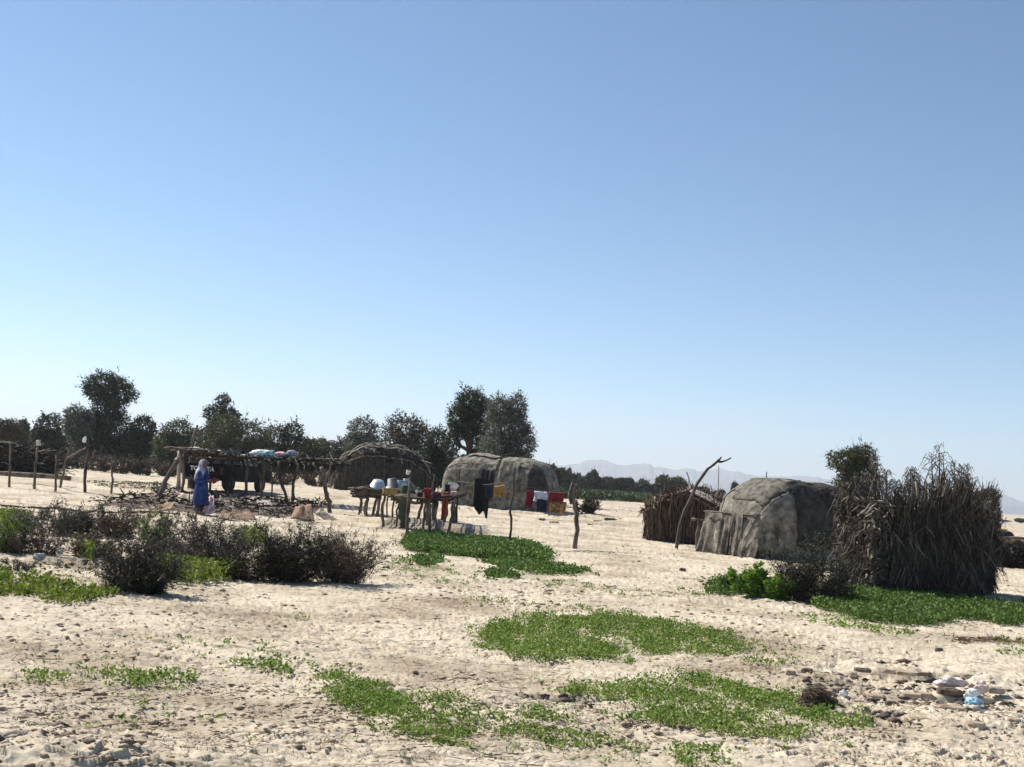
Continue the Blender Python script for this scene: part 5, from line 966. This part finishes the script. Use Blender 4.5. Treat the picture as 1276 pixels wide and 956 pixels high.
mb = MB(); mb.tube([at(1236, 669, Yw), at(1330, 675, Yw)], .04, 6, .01, 6); mb.build('top_rail', WOOD, wl_, org=wl_.location)
Yv = Yw+13; q = at(1247, 668, Yv); q.z = gz(q.x, Yv)
tv = thing('tractor', q, 'small yellow vehicle far off behind the right-edge brush wall', 'vehicle', None, 0); vh = at(1250, 659, Yv).z-q.z; vw = 17*mpp(Yv)
mb = MB(); mb.ext([(-vw*.5, .35), (vw*.5, .35), (vw*.5, vh*.72), (vw*.3, vh*.78), (vw*.22, vh), (-vw*.35, vh), (-vw*.5, vh*.8)], -.35, .35); mb.build('body', YELV, tv, smooth=False, bev=.03)
mb = MB(); mb.ext([(-vw*.1, vh*.6), (vw*.2, vh*.6), (vw*.16, vh*.93), (-vw*.1, vh*.93)], -.37, -.355); mb.build('window', GLASS, tv, smooth=False)
for x in (-.3, .3):
    for y in (-.3, .3): mb = MB(); mb.lathe((x*vw, y, .26), [(0, -.09), (.24, -.09), (.27, 0), (.24, .09), (0, .09)], 18, tilt=(math.pi/2, 0)); mb.build('wheel', RUB, tv)
# ------------------------------------------------------------------ foreground debris
gt = ghit(1017, 880)
ts = thing('dead_tussock', gt, 'dark dried grass tussock washed against the bank in the lower right', 'tussock'); n = 3200; mq = mpp(gt.y); w = 34*mq; h = 34*mq
t = rng.random(n); P = np.stack([(t-.5)*w*1.5+rng.normal(size=n)*.02, rng.normal(size=n)*w*.3, h*(.25+.75*rng.random(n))*(1-.5*np.abs(t-.4))], 1)
th = rng.random(n)*math.pi; az = rng.normal(size=n)*.6; lp_ = .6+.6*fbm(th*1.7+3, az*1.3, 17, 2); P = np.stack([np.cos(th)*w*.66*lp_, -np.abs(np.sin(az))*w*.3, np.sin(th)*h*.85*lp_*(1-.45*np.cos(th))*.8], 1); dv = unit(n)*.55+np.stack([.55+0*th, -.35+0*th, -.45-.4*np.cos(th)], 1); V, F = blades(P, dv, .04+.12*rng.random(n)**2, .004); V[:, 2] = np.maximum(V[:, 2], 0); mesh_np('dead_stems', V, F, TWIG, ts)
mb = MB(); mb.ell((.0, .03, h*.1), (w*.55, w*.28, h*.42), 20, lump=.7, seed=9); mb.build('root_clod', DCLOD, ts)
def slabp(p, a, b, c, z0):
    f = lambda v, m: math.copysign(min(1.15, abs(v/m))**.5, v)*m*.9
    j = float(fbm(p[0]*14+p[2]*9, p[1]*14-p[2]*5, 31, 3))-.5
    return (f(p[0], a)*(1+j*.35), f(p[1], b)*(1+j*.3), f(p[2]-z0, c)*(1+j*.5)+z0)
def clod(px, py, wx, hz, mat, label, seed, flatn=.8, name='clod', grp='clods along the eroded bank'):
    g = ghit(px, py); m_ = mpp(g.y); mb = MB(); mb.ell((0, 0, hz*m_*.15), (wx*m_*.45, wx*m_*.34*flatn, hz*m_*.42), 18, random.uniform(-.4, .4), .45, seed); mb.v = [slabp(p, wx*m_*.45, wx*m_*.34*flatn, hz*m_*.42, hz*m_*.15) for p in mb.v]; o = mb.build(name, mat, smooth=False); o.location = g; return tag(o, label, 'clod', grp)
CL = 'mud slab lying along the edge of the eroded bank'
for i, (px, py, wx, hz) in enumerate([(1075, 836, 26, 7), (1108, 838, 22, 8), (1130, 840, 34, 7), (1150, 841, 20, 6), (985, 840, 16, 9), (1092, 872, 30, 14), (1110, 880, 18, 12), (1135, 868, 30, 8), (1152, 868, 24, 9), (1182, 864, 34, 13), (1185, 884, 44, 10), (1215, 906, 30, 12), (1080, 897, 22, 9), (1145, 898, 30, 9), (1205, 846, 18, 12), (1170, 812, 12, 9), (1253, 812, 16, 7), (1262, 900, 22, 10), (1150, 920, 26, 7), (985, 870, 20, 10), (1063, 842, 12, 8), (1175, 856, 12, 8), (1240, 862, 26, 12), (1225, 875, 30, 14), (850, 712, 10, 8), (875, 872, 14, 8), (726, 882, 12, 7)]):
    clod(px, py, wx, hz, CLOD if i % 3 else DCLOD, CL, i)
clod(1005, 838, 18, 10, DCLOD, CL, 71); clod(1028, 868, 26, 16, CLOD, CL, 72)
def bag(px, py, wx, hz, mat, label, seed, name='plastic_bag'):
    g = ghit(px, py); m_ = mpp(g.y); mb = MB(); mb.ell((0, 0, hz*m_*.45), (wx*m_*.5, wx*m_*.35, hz*m_*.55), 26, 0, .75, seed); o = mb.build(name, mat, smooth=False); o.location = g+Vector((0, 0, .03)); return tag(o, label, 'litter')
bag(1185, 860, 34, 12, cloth('dirty_white_plastic', (.62, .55, .53)), 'dirty pinkish white crumpled bag on the eroded bank', 3); bag(1222, 866, 22, 12, cloth('pinkish_plastic', (.6, .48, .44)), 'pale pink crumpled bag right of the dirty white one', 5)
bag(1211, 874, 18, 10, WHITEC, 'bright white crumpled bag in the middle of the litter', 7); bag(1213, 884, 20, 9, CYANP, 'pale blue plastic scrap below the bright white bag', 8); bag(1050, 872, 9, 7, WHITEC, 'small white scrap right of the dead tussock', 9, 'paper_scrap'); bag(1049, 745, 8, 6, GREYP, 'small grey scrap at the foot of the palm frond enclosure', 10, 'paper_scrap')
bag(48, 700, 14, 7, GREYP, 'pale grey debris under the reddish brown bush on the left', 11, 'debris'); bag(76, 692, 8, 5, WHITEC, 'tiny white scrap on the left bank', 12, 'paper_scrap'); bag(464, 692, 5, 4, WHITEC, 'tiny white scrap right of the bushes', 13, 'paper_scrap')
bag(257, 705, 12, 18, DPOT, 'black bag snagged in the low bushes below the person', 14); bag(563, 692, 5, 4, WHITEC, 'tiny white scrap below the herb strip', 15, 'paper_scrap'); bag(946, 734, 7, 7, cloth('orange_plastic', (.5, .2, .08)), 'small orange scrap in front of the bright green bush', 16, 'paper_scrap')
P = [ghit(px, py)+Vector((0, 0, .03)) for px, py in ((1190, 799), (1220, 801), (1290, 801))]; n = 420; t = rng.random(n); Pn = np.array([P[0].lerp(P[2], v) for v in t])+rng.normal(size=(n, 3))*np.array([.02, .12, .015]); Pn[:, 2] = H(Pn[:, 0], Pn[:, 1])+D(Pn[:, 0], Pn[:, 1])+.01; V, F = blades(Pn, unit(n)*np.array([1, 1, .3]), .05+.06*rng.random(n), .014)
tag(mesh_np('fallen_leaves', V, F, leafm('red_brown_litter', [(.09, .045, .03), (.16, .09, .06), (.24, .16, .11)], 0)), 'thin reddish brown line of fallen leaves at the right edge', 'litter', kind='stuff')
# dirt bumps and stones near the huts
for i, (px, py, wx, hz) in enumerate([(760, 648, 18, 5), (744, 650, 12, 4), (735, 655, 10, 4), (690, 652, 16, 5), (675, 648, 10, 4), (645, 632, 16, 9), (590, 627, 22, 8), (640, 630, 10, 6)]):
    clod(px, py, wx, hz, CLOD if i % 2 else CANVAS2, 'low brown lump of earth on the slope near the huts', 30+i, grp='earth lumps near the huts')
# ------------------------------------------------------------------ haze
mb = MB(); mb.box((0, 3500, 118), (12000, 8600, 250)); hz_ = mb.build('haze', bpy.data.materials.new('haze_air'), smooth=False)
hm = hz_.data.materials[0]; hm.use_nodes = True; hn = hm.node_tree; hn.nodes.clear(); ho = hn.nodes.new('ShaderNodeOutputMaterial'); pv = hn.nodes.new('ShaderNodeVolumePrincipled')
pv.inputs['Color'].default_value = (.86, .92, 1, 1); pv.inputs['Density'].default_value = .00022; pv.inputs['Anisotropy'].default_value = .2; hn.links.new(pv.outputs[0], ho.inputs['Volume']); hz_.display_type = 'WIRE'
tag(hz_, 'thin pale air haze over the whole plain', kind='stuff')
